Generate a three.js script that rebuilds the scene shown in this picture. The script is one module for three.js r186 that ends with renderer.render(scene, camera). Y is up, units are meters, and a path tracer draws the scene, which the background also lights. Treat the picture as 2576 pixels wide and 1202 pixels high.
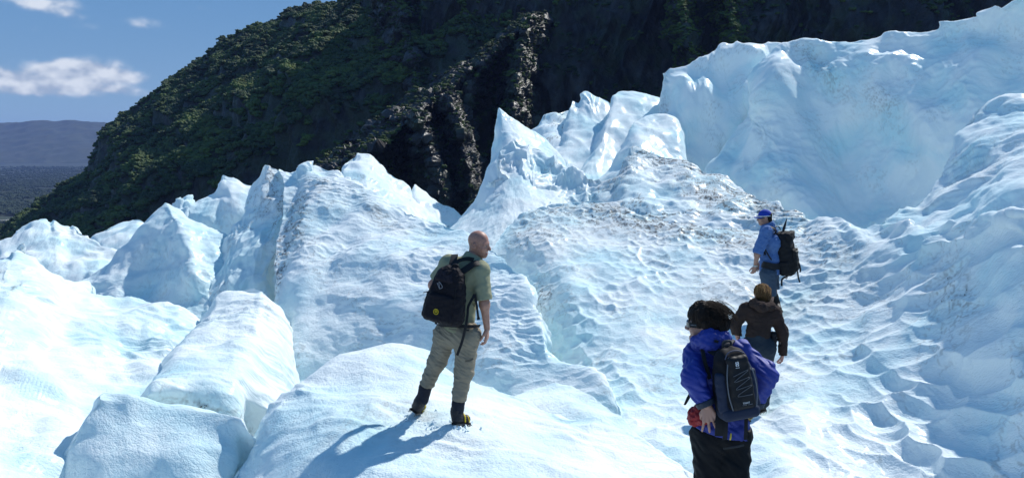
import * as THREE from 'three';
import { createNoise3D } from 'simplex-noise';
import { mergeGeometries } from 'three/addons/utils/BufferGeometryUtils.js';
import { TextGeometry } from 'three/addons/geometries/TextGeometry.js';
import { FontLoader } from 'three/addons/loaders/FontLoader.js';

// ---------------------------------------------------------------- camera, sky, sun, exposure
const scene = new THREE.Scene();
const F = 2021, CX = 1288, CY = 601, HORIZON = 362;          // lens in the units of a 2576 x 1202 plate
const PITCH = Math.atan((CY - HORIZON) / F);
const camera = new THREE.PerspectiveCamera(2 * Math.atan(601 / F) * 180 / Math.PI, 2576 / 1202, 0.1, 90000);
camera.rotation.set(-PITCH, 0, 0);
const SUN_AZ = 32 * Math.PI / 180, SUN_EL = 37 * Math.PI / 180;   // behind the scene, to the right, high
const SUN = new THREE.Vector3(Math.sin(SUN_AZ) * Math.cos(SUN_EL), Math.sin(SUN_EL), -Math.cos(SUN_AZ) * Math.cos(SUN_EL));
const renderer = new THREE.WebGLRenderer({ antialias: true });
renderer.toneMapping = THREE.LinearToneMapping;
renderer.toneMappingExposure = 1.12;
renderer.shadowMap.enabled = true;
const sun = new THREE.DirectionalLight(new THREE.Color().setRGB(1, 0.97, 0.91), 4.5);
sun.position.copy(SUN).multiplyScalar(60); sun.target.position.set(0, -2, -14);
sun.castShadow = true; sun.shadow.radius = 2; sun.shadow.mapSize.set(4096, 4096);
Object.assign(sun.shadow.camera, { left: -40, right: 40, top: 40, bottom: -40, near: 1, far: 200 });
scene.add(sun, sun.target);

// ---------------------------------------------------------------- noise and small helpers
function mulberry(a) { return () => { a |= 0; a = a + 0x6D2B79F5 | 0; let t = Math.imul(a ^ a >>> 15, 1 | a); t = t + Math.imul(t ^ t >>> 7, 61 | t) ^ t; return ((t ^ t >>> 14) >>> 0) / 4294967296; }; }
const rnd = mulberry(20240);
const n3 = createNoise3D(mulberry(7));
const clamp = (x, a = 0, b = 1) => x < a ? a : x > b ? b : x;
const sstep = (a, b, x) => { const t = clamp((x - a) / (b - a)); return t * t * (3 - 2 * t); };
const mix = (a, b, t) => a + (b - a) * t;
function fbm(x, y, z, o = 4, g = 0.5, l = 2.03) { let s = 0, a = 1; for (let i = 0; i < o; i++) { s += a * n3(x, y, z); a *= g; x = x * l + 3.1; y = y * l - 1.7; z = z * l + 5.3; } return s; }
function ridged(x, y, z, o = 4) { let s = 0, a = 1; for (let i = 0; i < o; i++) { const r = 1 - Math.abs(n3(x, y, z)); s += a * r * r; a *= 0.5; x = x * 2.1 + 1.3; y = y * 2.1 + 7.7; z = z * 2.1 - 2.9; } return s; }
function hash2(i, j, k) { let h = Math.imul(i, 374761393) ^ Math.imul(j, 668265263) ^ Math.imul(k, 974634777); h = Math.imul(h ^ h >>> 13, 1274126177); return ((h ^ h >>> 16) >>> 0) / 4294967296; }
function worley(x, y, k) {                                    // distance to the nearest of one jittered point per unit cell
  const ix = Math.floor(x), iy = Math.floor(y); let a = 9;
  for (let i = ix - 1; i <= ix + 1; i++) for (let j = iy - 1; j <= iy + 1; j++) {
    let h = Math.imul(i, 374761393) ^ Math.imul(j, 668265263) ^ Math.imul(k, 974634777); h = Math.imul(h ^ h >>> 13, 1274126177); h ^= h >>> 16;
    const dx = i + .12 + .76 * ((h & 1023) / 1023) - x, dy = j + .12 + .76 * ((h >>> 10 & 1023) / 1023) - y, d = dx * dx + dy * dy;
    if (d < a) a = d;
  }
  return Math.sqrt(a);
}
const cp = Math.cos(PITCH), sp = Math.sin(PITCH);
// a surveyed point: bearing and height read off the plate, at a distance in metres along the line of sight
function at(x, y, d) { const r = (x - CX) / F * d, u = (CY - y) / F * d; return new THREE.Vector3(r, u * cp - d * sp, -u * sp - d * cp); }
const names = {};
function numbered(n) { const k = names[n] = (names[n] ?? -1) + 1; return k ? `${n}_${String(k).padStart(3, '0')}` : n; }
function tag(o, label, category, group, kind) { if (label) o.userData.label = label; if (category) o.userData.category = category; if (group) o.userData.group = group; if (kind) o.userData.kind = kind; return o; }
function mesh(name, geo, mat, parent = scene) {
  const m = new THREE.Mesh(geo, mat); m.name = parent === scene ? numbered(name) : name;
  m.castShadow = m.receiveShadow = true; parent.add(m); return m;
}
function structure(name, geo, mat, label) { const m = mesh(name, geo, mat); m.userData.kind = 'structure'; if (label) m.userData.label = label; return m; }
const rgb = (r, g, b) => new THREE.Color().setRGB(r, g, b);
function cat(p0, p1, p2, p3, t) { return 0.5 * (2 * p1 + (p2 - p0) * t + (2 * p0 - 5 * p1 + 4 * p2 - p3) * t * t + (3 * p1 - p0 - 3 * p2 + p3) * t * t * t); }

// ---------------------------------------------------------------- sky: clear air with fair-weather cumulus low down, all round
{
  const W = 4096, H = 2048, a = new Float32Array(W * H * 4);
  const banks = [];                                           // azimuth (deg, 0 = straight ahead, right positive), elevation, half width, half height, density
  const v = (x, y, rx, ry, s) => { const p = at(x, y, 1); banks.push([Math.atan2(p.x, -p.z) * 57.2958, Math.atan2(p.y, Math.hypot(p.x, p.z)) * 57.2958, rx / 35.3, ry / 35.3, s]); };
  v(225, 172, 80, 26, 1.1); v(150, 176, 46, 24, .95); v(200, 192, 110, 20, .8); v(290, 196, 66, 18, .55); v(330, 200, 50, 14, .35); v(20, 186, 90, 26, .8); v(60, 204, 110, 18, .5);
  v(30, 228, 120, 22, .85); v(150, 232, 100, 20, .8); v(215, 218, 76, 18, .85); v(300, 226, 36, 10, .7); v(320, 236, 60, 14, .5); v(110, 212, 70, 14, .6);
  v(130, 18, 62, 26, .7); v(60, 6, 60, 18, .42); v(170, 40, 40, 18, .4); v(365, 62, 50, 18, .52); v(80, 74, 26, 14, .26); v(225, 68, 46, 14, .25); v(425, 20, 34, 16, .2); v(505, 24, 34, 16, .22);
  const rs = mulberry(99);
  for (let i = 0; i < 150; i++) { const az = -180 + 360 * rs(), el = 2.5 + 11 * rs() * rs() + 3 * rs(), w = 1.2 + 3 * rs(); if (az > -34 && az < 34 && el < 13) continue; banks.push([az, el, w, w * (.25 + .2 * rs()), .5 + .8 * rs()]); }
  const cols = Array.from({ length: 361 }, () => []);
  banks.forEach((b) => { for (let d = Math.floor(b[0] - b[2] * 2.2); d <= b[0] + b[2] * 2.2 + 1; d++) cols[((d + 180) % 360 + 360) % 360].push(b); });
  for (let j = 0; j < H; j++) {
    const el = (j + .5) / H * 180 - 90, e = Math.max(0, el), hz = Math.exp(-e / 5.5), hz2 = Math.exp(-e / 22);
    const r0 = .07 + .045 * hz2 + .19 * hz, g0 = .195 + .09 * hz2 + .17 * hz, b0 = .43 + .12 * hz2 + .06 * hz;
    for (let i = 0; i < W; i++) {
      const k = (j * W + i) * 4; let r = r0, g = g0, b = b0;
      if (el > 0 && el < 24) {
        const az = ((i + .5) / W * 360 - 90 + 540) % 360 - 180;   // texture u: 0.5 is +x, 0.25 is -z
        let m = 0, top = 0;
        for (const c of cols[Math.floor(az + 180) % 360]) {
          let dx = (az - c[0]) / c[2], dy = (el - c[1]) / c[3]; if (dy < 0) dy *= 1.7;
          const q = dx * dx + dy * dy; if (q < 4) { const w = c[4] * Math.exp(-q * 1.25); m += w; top += w * dy; }
        }
        if (m > .02) {
          const ca = Math.cos(az * .0174533) * 57.3, sa = Math.sin(az * .0174533) * 57.3;
          const f = fbm(ca * .42, el * .75, sa * .42, 6, .56), d = clamp((m * 1.1 + f * .5 * Math.min(1, m * 1.6) - .16) * .8), al = d * d * (3 - 2 * d) * .85;
          const f2 = fbm(ca * .42 + .35, el * .75 + .5, sa * .42, 4, .55), lit = clamp(.5 + .38 * top / m + .5 * (f - f2));
          r = mix(r, mix(.40, .86, lit), al * .85); g = mix(g, mix(.46, .88, lit), al * .85); b = mix(b, mix(.58, .92, lit), al * .85);
        }
      }
      a[k] = r; a[k + 1] = g; a[k + 2] = b; a[k + 3] = 1;
    }
  }
  const sky = new THREE.DataTexture(a, W, H, THREE.RGBAFormat, THREE.FloatType);
  sky.mapping = THREE.EquirectangularReflectionMapping; sky.magFilter = THREE.LinearFilter; sky.needsUpdate = true;
  scene.background = sky; scene.environment = sky;
}

// ---------------------------------------------------------------- lofted surfaces
// rows of surveyed points, from behind the crest down the near side; every row is resampled to the same number of columns
function loft(rows, nu, nv, even = .5) {
  const R = rows.length, grid = rows.map((r) => {
    const n = r.length, len = [0];
    for (let i = 1; i < n; i++) len.push(len[i - 1] + Math.pow(r[i].distanceTo(r[i - 1]), even));
    const out = []; let s = 0;
    for (let c = 0; c <= nu; c++) {
      const t = c / nu * len[n - 1]; while (s < n - 2 && t > len[s + 1]) s++;
      const f = clamp((t - len[s]) / (len[s + 1] - len[s])), a = r[Math.max(0, s - 1)], b = r[s], d = r[s + 1], e = r[Math.min(n - 1, s + 2)];
      out.push([cat(a.x, b.x, d.x, e.x, f), cat(a.y, b.y, d.y, e.y, f), cat(a.z, b.z, d.z, e.z, f)]);
    }
    return out;
  });
  const dl = [0]; for (let i = 1; i < R; i++) { let s = 0; for (let c = 0; c <= nu; c += 8) s += Math.hypot(grid[i][c][0] - grid[i - 1][c][0], grid[i][c][1] - grid[i - 1][c][1], grid[i][c][2] - grid[i - 1][c][2]); dl.push(dl[i - 1] + Math.pow(s / (nu / 8 + 1), .75)); }
  const P = new Float32Array((nu + 1) * (nv + 1) * 3), V = new Float32Array(nv + 1); let s = 0;
  for (let j = 0; j <= nv; j++) {
    const t = j / nv * dl[R - 1]; while (s < R - 2 && t > dl[s + 1]) s++;
    const f = clamp((t - dl[s]) / (dl[s + 1] - dl[s])), A = grid[Math.max(0, s - 1)], B = grid[s], D = grid[s + 1], E = grid[Math.min(R - 1, s + 2)];
    V[j] = (s + f) / (R - 1);
    for (let c = 0; c <= nu; c++) for (let k = 0; k < 3; k++) P[(j * (nu + 1) + c) * 3 + k] = cat(A[c][k], B[c][k], D[c][k], E[c][k], f);
  }
  return { P, V, nu, nv };
}
function finish(L, displace, colour) {
  const { P, nu, nv } = L, w = nu + 1, uv = new Float32Array(w * (nv + 1) * 2), N = new Float32Array(P.length);
  for (let j = 0; j <= nv; j++) for (let c = 0; c < w; c++) {
    const k = (j * w + c) * 3, l = (j * w + Math.max(0, c - 1)) * 3, r = (j * w + Math.min(nu, c + 1)) * 3, u = (Math.max(0, j - 1) * w + c) * 3, d = (Math.min(nv, j + 1) * w + c) * 3;
    const ax = P[r] - P[l], ay = P[r + 1] - P[l + 1], az = P[r + 2] - P[l + 2], bx = P[d] - P[u], by = P[d + 1] - P[u + 1], bz = P[d + 2] - P[u + 2];
    let x = by * az - bz * ay, y = bz * ax - bx * az, z = bx * ay - by * ax; const q = Math.hypot(x, y, z) || 1; N[k] = x / q; N[k + 1] = y / q; N[k + 2] = z / q;
    const i = (j * w + c) * 2;
    uv[i] = c ? uv[i - 2] + Math.hypot(P[k] - P[k - 3], P[k + 1] - P[k - 2], P[k + 2] - P[k - 1]) : 0;
    uv[i + 1] = j ? uv[i + 1 - 2 * w] + Math.hypot(P[k] - P[k - 3 * w], P[k + 1] - P[k + 1 - 3 * w], P[k + 2] - P[k + 2 - 3 * w]) : 0;
  }
  for (let j = 0; j <= nv; j++) { const m = uv[(j * w + (nu >> 1)) * 2]; for (let c = 0; c < w; c++) uv[(j * w + c) * 2] -= m; }   // measure u from the middle column
  const C = new Float32Array(P.length), UV = new Float32Array(uv.length), Q = new Float32Array(P.length);
  for (let j = 0; j <= nv; j++) for (let c = 0; c < w; c++) {
    const i = j * w + c, k = i * 3, s = { u: uv[i * 2], v: uv[i * 2 + 1], a: c / nu, b: L.V[j], x: P[k], y: P[k + 1], z: P[k + 2], nx: N[k], ny: N[k + 1], nz: N[k + 2] };
    const h = displace(s); s.h = h;
    Q[k] = s.x + s.nx * h; Q[k + 1] = s.y + s.ny * h; Q[k + 2] = s.z + s.nz * h; UV[i * 2] = s.x + .37 * s.y; UV[i * 2 + 1] = .61 * s.y - s.z;
    const col = colour(s); C[k] = col[0]; C[k + 1] = col[1]; C[k + 2] = col[2];
  }
  const idx = new Uint32Array(nu * nv * 6); let o = 0;
  for (let j = 0; j < nv; j++) for (let c = 0; c < nu; c++) { const a = j * w + c, b = a + w; idx[o++] = a; idx[o++] = b; idx[o++] = a + 1; idx[o++] = a + 1; idx[o++] = b; idx[o++] = b + 1; }
  const g = new THREE.BufferGeometry();
  g.setAttribute('position', new THREE.BufferAttribute(Q, 3)); g.setAttribute('color', new THREE.BufferAttribute(C, 3)); g.setAttribute('uv', new THREE.BufferAttribute(UV, 2));
  g.setIndex(new THREE.BufferAttribute(idx, 1)); g.computeVertexNormals(); return g;
}
const pts = (row) => row.map((p) => at(p[0], p[1], p[2]));
function behind(crest, away, down) { return crest.map((p) => { const q = Math.hypot(p.x, p.z); return new THREE.Vector3(p.x + p.x / q * away, p.y - down, p.z + p.z / q * away); }); }

// granular relief of melting ice, one tile = 0.6 m
function grainTexture(n, seed, coarse) {
  const d = new Uint8Array(n * n * 4), r = mulberry(seed), f = new Float32Array(n * n);
  for (const [cell, amp] of coarse) {
    const m = Math.round(n / cell), g = Float32Array.from({ length: m * m }, () => r());
    for (let y = 0; y < n; y++) for (let x = 0; x < n; x++) {
      const fx = x / n * m, fy = y / n * m, ix = Math.floor(fx), iy = Math.floor(fy), tx = sstep(0, 1, fx - ix), ty = sstep(0, 1, fy - iy), i2 = (ix + 1) % m, j2 = (iy + 1) % m;
      f[y * n + x] += amp * mix(mix(g[iy * m + ix], g[iy * m + i2], tx), mix(g[j2 * m + ix], g[j2 * m + i2], tx), ty);
    }
  }
  let lo = 1e9, hi = -1e9; for (const x of f) { lo = Math.min(lo, x); hi = Math.max(hi, x); }
  f.forEach((x, i) => { const q = (x - lo) / (hi - lo) * 255; d[i * 4] = d[i * 4 + 1] = d[i * 4 + 2] = q; d[i * 4 + 3] = 255; });
  const t = new THREE.DataTexture(d, n, n); t.wrapS = t.wrapT = THREE.RepeatWrapping; t.magFilter = THREE.LinearFilter; t.needsUpdate = true; return t;
}
// crystals of melting ice: jittered cells at three sizes, wrapped at the edges; one tile = 1.3 m
function crystalTexture(n, seed, layers) {
  const d = new Uint8Array(n * n * 4), f = new Float32Array(n * n), r = mulberry(seed);
  for (const [m, amp] of layers) {
    const p = Float32Array.from({ length: m * m * 3 }, () => r());
    for (let y = 0; y < n; y++) for (let x = 0; x < n; x++) {
      const fx = x / n * m, fy = y / n * m, ix = Math.floor(fx), iy = Math.floor(fy); let a = 9, h = 0;
      for (let i = -1; i < 2; i++) for (let j = -1; j < 2; j++) { const k = (((iy + j + m) % m) * m + (ix + i + m) % m) * 3, dx = ix + i + p[k] - fx, dy = iy + j + p[k + 1] - fy, q = dx * dx + dy * dy; if (q < a) { a = q; h = p[k + 2]; } }
      f[y * n + x] += amp * (.6 * h + .8 * (1 - Math.min(1, a)));
    }
  }
  let lo = 1e9, hi = -1e9; for (const x of f) { lo = Math.min(lo, x); hi = Math.max(hi, x); }
  f.forEach((x, i) => { d[i * 4] = d[i * 4 + 1] = d[i * 4 + 2] = (x - lo) / (hi - lo) * 255; d[i * 4 + 3] = 255; });
  const tx = new THREE.DataTexture(d, n, n); tx.wrapS = tx.wrapT = THREE.RepeatWrapping; tx.magFilter = THREE.LinearFilter; tx.needsUpdate = true; return tx;
}
const iceGrain = crystalTexture(1024, 5, [[23, 1], [61, .7], [140, .4]]); iceGrain.repeat.set(1 / 1.3, 1 / 1.3); iceGrain.rotation = .5;
const iceMat = new THREE.MeshPhysicalMaterial({ vertexColors: true, roughness: 1, ior: 1.31, transmission: .2, clearcoat: .26, clearcoatRoughness: .28, bumpMap: iceGrain, bumpScale: .013 });

const grit = [], rg = mulberry(61);                            // where stones melt out of the ice
// one mass of ice: the near side is surveyed, the far side falls away behind the crest
function ice(name, label, rows, o = {}) {
  const R = rows.map(pts), crest = R[0], bk = o.back ?? 1.2;
  const all = [behind(crest, bk * 2.2, bk * 2.6), behind(crest, bk, bk * .55), behind(crest, bk * .3, bk * .07), ...R];
  const sl = o.left ?? 0, sr = o.right ?? 0;
  for (const r of all) {
    if (sl) { const p = r[0].clone(); p.x -= sl * .35; p.y -= sl * .5; r.unshift(p); const q = p.clone(); q.x -= sl * .1; q.y -= sl; r.unshift(q); }
    if (sr) { const p = r[r.length - 1].clone(); p.x += sr * .35; p.y -= sr * .5; r.push(p); const q = p.clone(); q.x += sr * .1; q.y -= sr; r.push(q); }
  }
  for (const r of all) {                                       // ice that runs on beyond the frame
    if (o.onR) { const a = r[r.length - 2], b = r[r.length - 1], d = b.clone().sub(a).normalize(); d.x = Math.max(d.x, .6); r.push(b.clone().addScaledVector(d, o.onR * .4), b.clone().addScaledVector(d, o.onR)); }
    if (o.onL) { const a = r[1], b = r[0], d = b.clone().sub(a).normalize(); d.x = Math.min(d.x, -.6); d.y *= .3; r.unshift(b.clone().addScaledVector(d, o.onL), b.clone().addScaledVector(d, o.onL * .4)); }
  }
  const L = loft(all, o.nu ?? 260, o.nv ?? 200, o.even);
  const S = o.seed ?? 1, su = o.su ?? .3, sv = o.sv ?? .2, amp = o.amp ?? .03, lump = o.lump ?? .1, lf = o.lf ?? .7, fl = o.flute ?? 0, ff = o.ff ?? 2.2, ang = o.ang ?? 0, ca = Math.cos(ang), sa = Math.sin(ang);
  const blue = .13, dirt = o.dirt ?? [], dd = o.dust ?? .12;
  const geo = finish(L, (s) => {
    let h = lump * fbm(s.x * lf + S * 9.1, s.y * lf * 1.3, s.z * lf, 3, .4);
    const U = s.x + .37 * s.y, W = .9 * s.y - s.z, wf = .4 / su, wa = su * .3, wx = U + wa * n3(U * wf, W * wf, S), wz = W + wa * n3(U * wf + 40, W * wf, S);
    const ru = ca * wx - sa * wz, rv = sa * wx + ca * wz;
    const f1 = worley(ru / su, rv / sv, S * 3 + 1), k = .4 + .8 * sstep(-.6, .7, n3(s.x * .45, s.y * .45, s.z * .45 + S));
    const cm = o.cups ? o.cups.mask(s) : 0;
    h += (1 - cm) * amp * k * (1.7 * f1 * f1 - .45);
    if (cm > 0) { const c1 = worley(ru / o.cups.su + 3, rv / o.cups.sv, S * 3 + 4), c2 = worley(ru / o.cups.su * .55 + 9, rv / o.cups.sv * .55, S * 3 + 5); h += cm * o.cups.amp * (k * (1.7 * c1 * c1 - .45) + .7 * c2 * c2); }
    const g1 = worley(ru / su * 2.6 + 7, rv / sv * 2.6, S * 3 + 2); h += amp * .13 * k * (1.6 * g1 * g1 - .4);
    if (fl) h += fl * .6 * (ridged(s.x * ff + .4 * n3(s.x * .7, s.y * .5, S), s.y * .16 * ff, s.z * ff * .5 + S, 2) - 1.0);
    if (o.wave) { const [wA, fu, fw] = o.wave, q = ridged(ru * fu + .3 * n3(ru, rv, S), rv * fw + .35 * n3(ru * .9, rv * .9, S + 5), S, 2); h += wA * (q - .9) * k; }
    if (o.extra) h += o.extra(s);
    s.f1 = f1; return h;
  }, (s) => {
    const g = fbm(s.x * .5 + S, s.y * .5, s.z * .5, 3), fine = n3(s.x * 9, s.y * 9, s.z * 9);
    const q = clamp(blue + .3 * g + .06 * fine);
    let r = mix(.84, .34, q), gg = mix(.92, .74, q), b = mix(.935, .85, q);
    // grit: thin broken lines along the wave crests, with loose specks round them
    const ln = 1 - Math.abs(fbm(s.x * 1.5 + 30 + s.y, s.y * 3.2, s.z * 2.4 + S * 2, 3, .6)), sk = n3(s.x * 14, s.y * 14, s.z * 14), br = n3(s.x * .7, s.y * .7, s.z * .7 + S * 3);
    let m = dd * 1.5 * sstep(.8, .98, ln + .1 * sk) * sstep(-.1, .5, br), gm = 0;
    for (const p of dirt) {
      const du = (s.a - p[0]) / p[2], dv = (s.b - p[1]) / p[3], e = Math.exp(-(du * du + dv * dv));
      if (e > .03) { gm = Math.max(gm, p[4] * e * sstep(.5, .9, ln)); m = Math.max(m, p[4] * .34 * e * sstep(-.35, .6, fbm(s.x * 2 + 7, s.y * 5, s.z * 4 + S, 4, .62)), p[4] * Math.min(1, e * 1.5) * clamp(sstep(.6, .92, ln + .15 * sk) * (.65 + .45 * sk) + .4 * sstep(.3, .8, sk + e * .3))); }
    }
    m = clamp(m); if (gm > .3 && rg() < .05 * gm) grit.push([s.x + s.nx * s.h, s.y + s.ny * s.h, s.z + s.nz * s.h, m]);
    return [mix(r, .13, m), mix(gg, .12, m), mix(b, .108, m)];
  });
  return structure(name, geo, iceMat, label);
}
// ---------------------------------------------------------------- the glacier, mass by mass
// foreground dome that the man in the green shirt stands on
ice('ice_dome', 'smooth white ice dome under the bald man in the foreground', [
  [[560, 1260, 7.6], [600, 1180, 8], [640, 1085, 8.4], [700, 1010, 8.8], [760, 962, 9.2], [860, 900, 9.6], [980, 870, 9.9], [1060, 888, 9.9], [1180, 960, 9.5], [1330, 1020, 9], [1420, 1060, 8.7], [1520, 1072, 8.5], [1620, 1130, 8], [1700, 1190, 7.6], [1760, 1260, 7.2]],
  [[600, 1290, 7.2], [680, 1150, 7.6], [760, 1060, 8], [860, 990, 8.5], [960, 955, 8.8], [1050, 960, 8.8], [1150, 1010, 8.5], [1280, 1060, 8.1], [1380, 1100, 7.8], [1480, 1125, 7.5], [1580, 1180, 7.1], [1680, 1240, 6.8], [1760, 1300, 6.6]],
  [[640, 1330, 6.6], [740, 1200, 6.8], [840, 1110, 7.1], [940, 1060, 7.5], [1040, 1035, 7.8], [1140, 1060, 7.5], [1260, 1110, 7.2], [1360, 1150, 6.9], [1460, 1190, 6.6], [1580, 1250, 6.3], [1700, 1310, 6]],
  [[680, 1400, 6.1], [800, 1260, 6.35], [920, 1180, 6.6], [1040, 1150, 6.75], [1160, 1160, 6.7], [1280, 1190, 6.5], [1400, 1230, 6.3], [1540, 1290, 6], [1680, 1360, 5.7]],
  [[720, 1560, 5.2], [900, 1400, 5.5], [1050, 1350, 5.65], [1200, 1350, 5.6], [1350, 1380, 5.4], [1500, 1430, 5.2], [1660, 1480, 5]],
  [[760, 1900, 4.2], [1200, 1750, 4.4], [1660, 1850, 4.2]],
], { seed: 1, nu: 420, nv: 300, su: .46, sv: .24, ang: .3, amp: .036, wave: [.01, .5, 2.4], lump: .05, back: .9, left: 1.2, right: 1, dust: .1, dirt: [[.08, .45, .05, .25, 1], [.13, .5, .03, .2, .6], [.4, .62, .1, .05, .3]] });

// small mound in the saddle right of the dome
ice('ice_mound', 'low rounded white ice mound right of the foreground dome', [
  [[1260, 1040, 9.9], [1306, 996, 10.2], [1361, 976, 10.4], [1401, 970, 10.4], [1461, 991, 10.2], [1526, 1026, 9.8], [1576, 1066, 9.3], [1610, 1110, 9]],
  [[1260, 1080, 9.3], [1310, 1040, 9.5], [1370, 1025, 9.6], [1420, 1025, 9.6], [1480, 1045, 9.4], [1540, 1080, 9.1], [1590, 1120, 8.8], [1620, 1160, 8.6]],
  [[1280, 1180, 8.8], [1340, 1150, 8.9], [1420, 1150, 8.9], [1500, 1160, 8.8], [1570, 1190, 8.6], [1630, 1230, 8.4]],
], { seed: 2, nu: 160, nv: 90, su: .3, sv: .22, amp: .015, lump: .04, back: .5, left: .6, right: .5 });

// big ridge behind the man, and its shaded left flank
ice('ice_ridge', 'long rounded white ice ridge behind the bald man', [
  [[700, 433, 21.2], [731, 443, 21], [761, 417, 20.9], [787, 411, 21], [811, 421, 20.9], [870, 448, 20], [930, 485, 19.2], [1000, 525, 18.5], [1080, 556, 17.7], [1150, 582, 17], [1200, 605, 16.2], [1250, 640, 15.2], [1310, 700, 14.2], [1350, 780, 13.2], [1368, 850, 12.4], [1378, 890, 12], [1430, 915, 11.6], [1500, 950, 11], [1600, 1070, 9.6]],
  [[715, 470, 20.4], [745, 470, 20.3], [775, 455, 20.1], [810, 470, 19.6], [850, 500, 19], [900, 540, 18.3], [960, 580, 17.4], [1030, 620, 16.4], [1100, 655, 15.6], [1165, 690, 14.9], [1220, 730, 14.2], [1270, 780, 13.5], [1310, 840, 12.8], [1340, 900, 12.1], [1390, 950, 11.4], [1470, 1000, 10.7], [1580, 1100, 9.4]],
  [[705, 560, 18.8], [735, 550, 18.8], [770, 560, 18.2], [810, 590, 17.5], [860, 630, 16.7], [920, 680, 15.7], [990, 720, 14.9], [1060, 750, 14.4], [1130, 780, 13.9], [1190, 820, 13.3], [1240, 870, 12.7], [1290, 930, 12], [1350, 990, 11.3], [1450, 1040, 10.5], [1570, 1130, 9.3]],
  [[690, 640, 17.4], [720, 650, 17.1], [750, 680, 16.4], [790, 720, 15.6], [840, 760, 15], [900, 800, 14.5], [970, 830, 14.1], [1040, 850, 13.8], [1110, 870, 13.4], [1170, 900, 12.9], [1230, 950, 12.2], [1300, 1010, 11.4], [1420, 1070, 10.4], [1560, 1160, 9.1]],
  [[692, 740, 16.3], [702, 785, 15.7], [715, 835, 15.2], [740, 880, 14.4], [800, 910, 14.2], [880, 930, 13.9], [960, 940, 13.6], [1040, 950, 13.3], [1110, 970, 12.9], [1180, 1000, 12.3], [1260, 1050, 11.6], [1400, 1110, 10.3], [1550, 1190, 9]],
  [[684, 860, 15.6], [692, 920, 15], [708, 1000, 14.4], [740, 1030, 13.6], [820, 1050, 13.5], [920, 1060, 13.3], [1020, 1070, 12.9], [1120, 1080, 12.4], [1220, 1110, 11.7], [1380, 1160, 10.3], [1550, 1240, 9]],
], { seed: 3, nu: 480, nv: 360, su: .24, sv: .16, amp: .034, wave: [.01, .5, 2.2], lump: .13, lf: .5, back: 1.3, left: 0, right: .6, dust: .22, dirt: [[.06, .62, .05, .09, .8], [.03, .75, .03, .12, .9], [.12, .5, .05, .05, .6], [.3, .45, .05, .03, .6]], ang: .35 });
ice('ice_ridge_flank', 'shaded streaked left flank of the central ice ridge', [
  [[648, 452, 21.8], [657, 432, 21.8], [671, 417, 21.6], [701, 430, 21.3], [731, 442, 21.1], [745, 437, 20.9], [761, 417, 20.8], [787, 412, 20.9]],
  [[626, 518, 20.7], [650, 500, 20.5], [680, 500, 20.2], [705, 510, 20], [725, 520, 19.9], [745, 505, 20.1], [770, 480, 20.6]],
  [[572, 590, 20], [610, 580, 19.7], [650, 580, 19.4], [680, 590, 19.2], [700, 600, 19.1], [715, 590, 19.3], [740, 570, 19.8]],
  [[518, 690, 19], [560, 680, 18.7], [600, 680, 18.4], [640, 690, 18.2], [660, 700, 18.1], [680, 690, 18.3], [700, 680, 18.8]],
  [[484, 770, 18.5], [510, 800, 17.8], [530, 830, 17.5], [560, 850, 17.3], [600, 850, 17.2], [660, 830, 17.2], [690, 800, 17.8]],
  [[484, 900, 17.8], [520, 930, 17.1], [560, 950, 16.8], [620, 950, 16.7], [680, 940, 16.9]],
], { seed: 4, nu: 220, nv: 260, su: .25, sv: .3, amp: .02, lump: .08, flute: .13, ff: 1.5, back: .9, left: .5, dust: .3, dirt: [[.5, .45, .08, .1, .8], [.66, .5, .06, .12, .8], [.86, .6, .06, .1, .9]] });

// lobe and block at the lower left
ice('ice_lobe', 'white ice lobe between the bowl and the central ridge', [
  [[528, 775, 14.8], [558, 746, 15], [600, 738, 15], [640, 735, 15], [668, 748, 14.9]],
  [[470, 850, 13.1], [520, 815, 13.4], [570, 803, 13.5], [625, 803, 13.5], [664, 815, 13.6]],
  [[415, 930, 11.4], [480, 893, 11.8], [550, 880, 12], [612, 880, 12], [656, 895, 12.4]],
  [[368, 992, 10.1], [440, 960, 10.4], [520, 955, 10.6], [595, 965, 10.7], [640, 985, 11.2]],
  [[362, 1040, 10.4], [440, 1030, 10.4], [520, 1045, 10.4], [590, 1070, 10.5], [625, 1080, 11.3]],
  [[362, 1150, 10.4], [440, 1150, 10.3], [520, 1160, 10.3], [590, 1170, 10.5], [620, 1180, 11.3]],
], { seed: 5, nu: 190, nv: 240, su: .34, sv: .2, amp: .045, wave: [.025, .4, 2.4], lump: .07, back: .5, left: .9, right: 1.4, dust: .2, dirt: [[.45, .86, .16, .04, .55], [.93, .75, .03, .16, .8]] });
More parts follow.
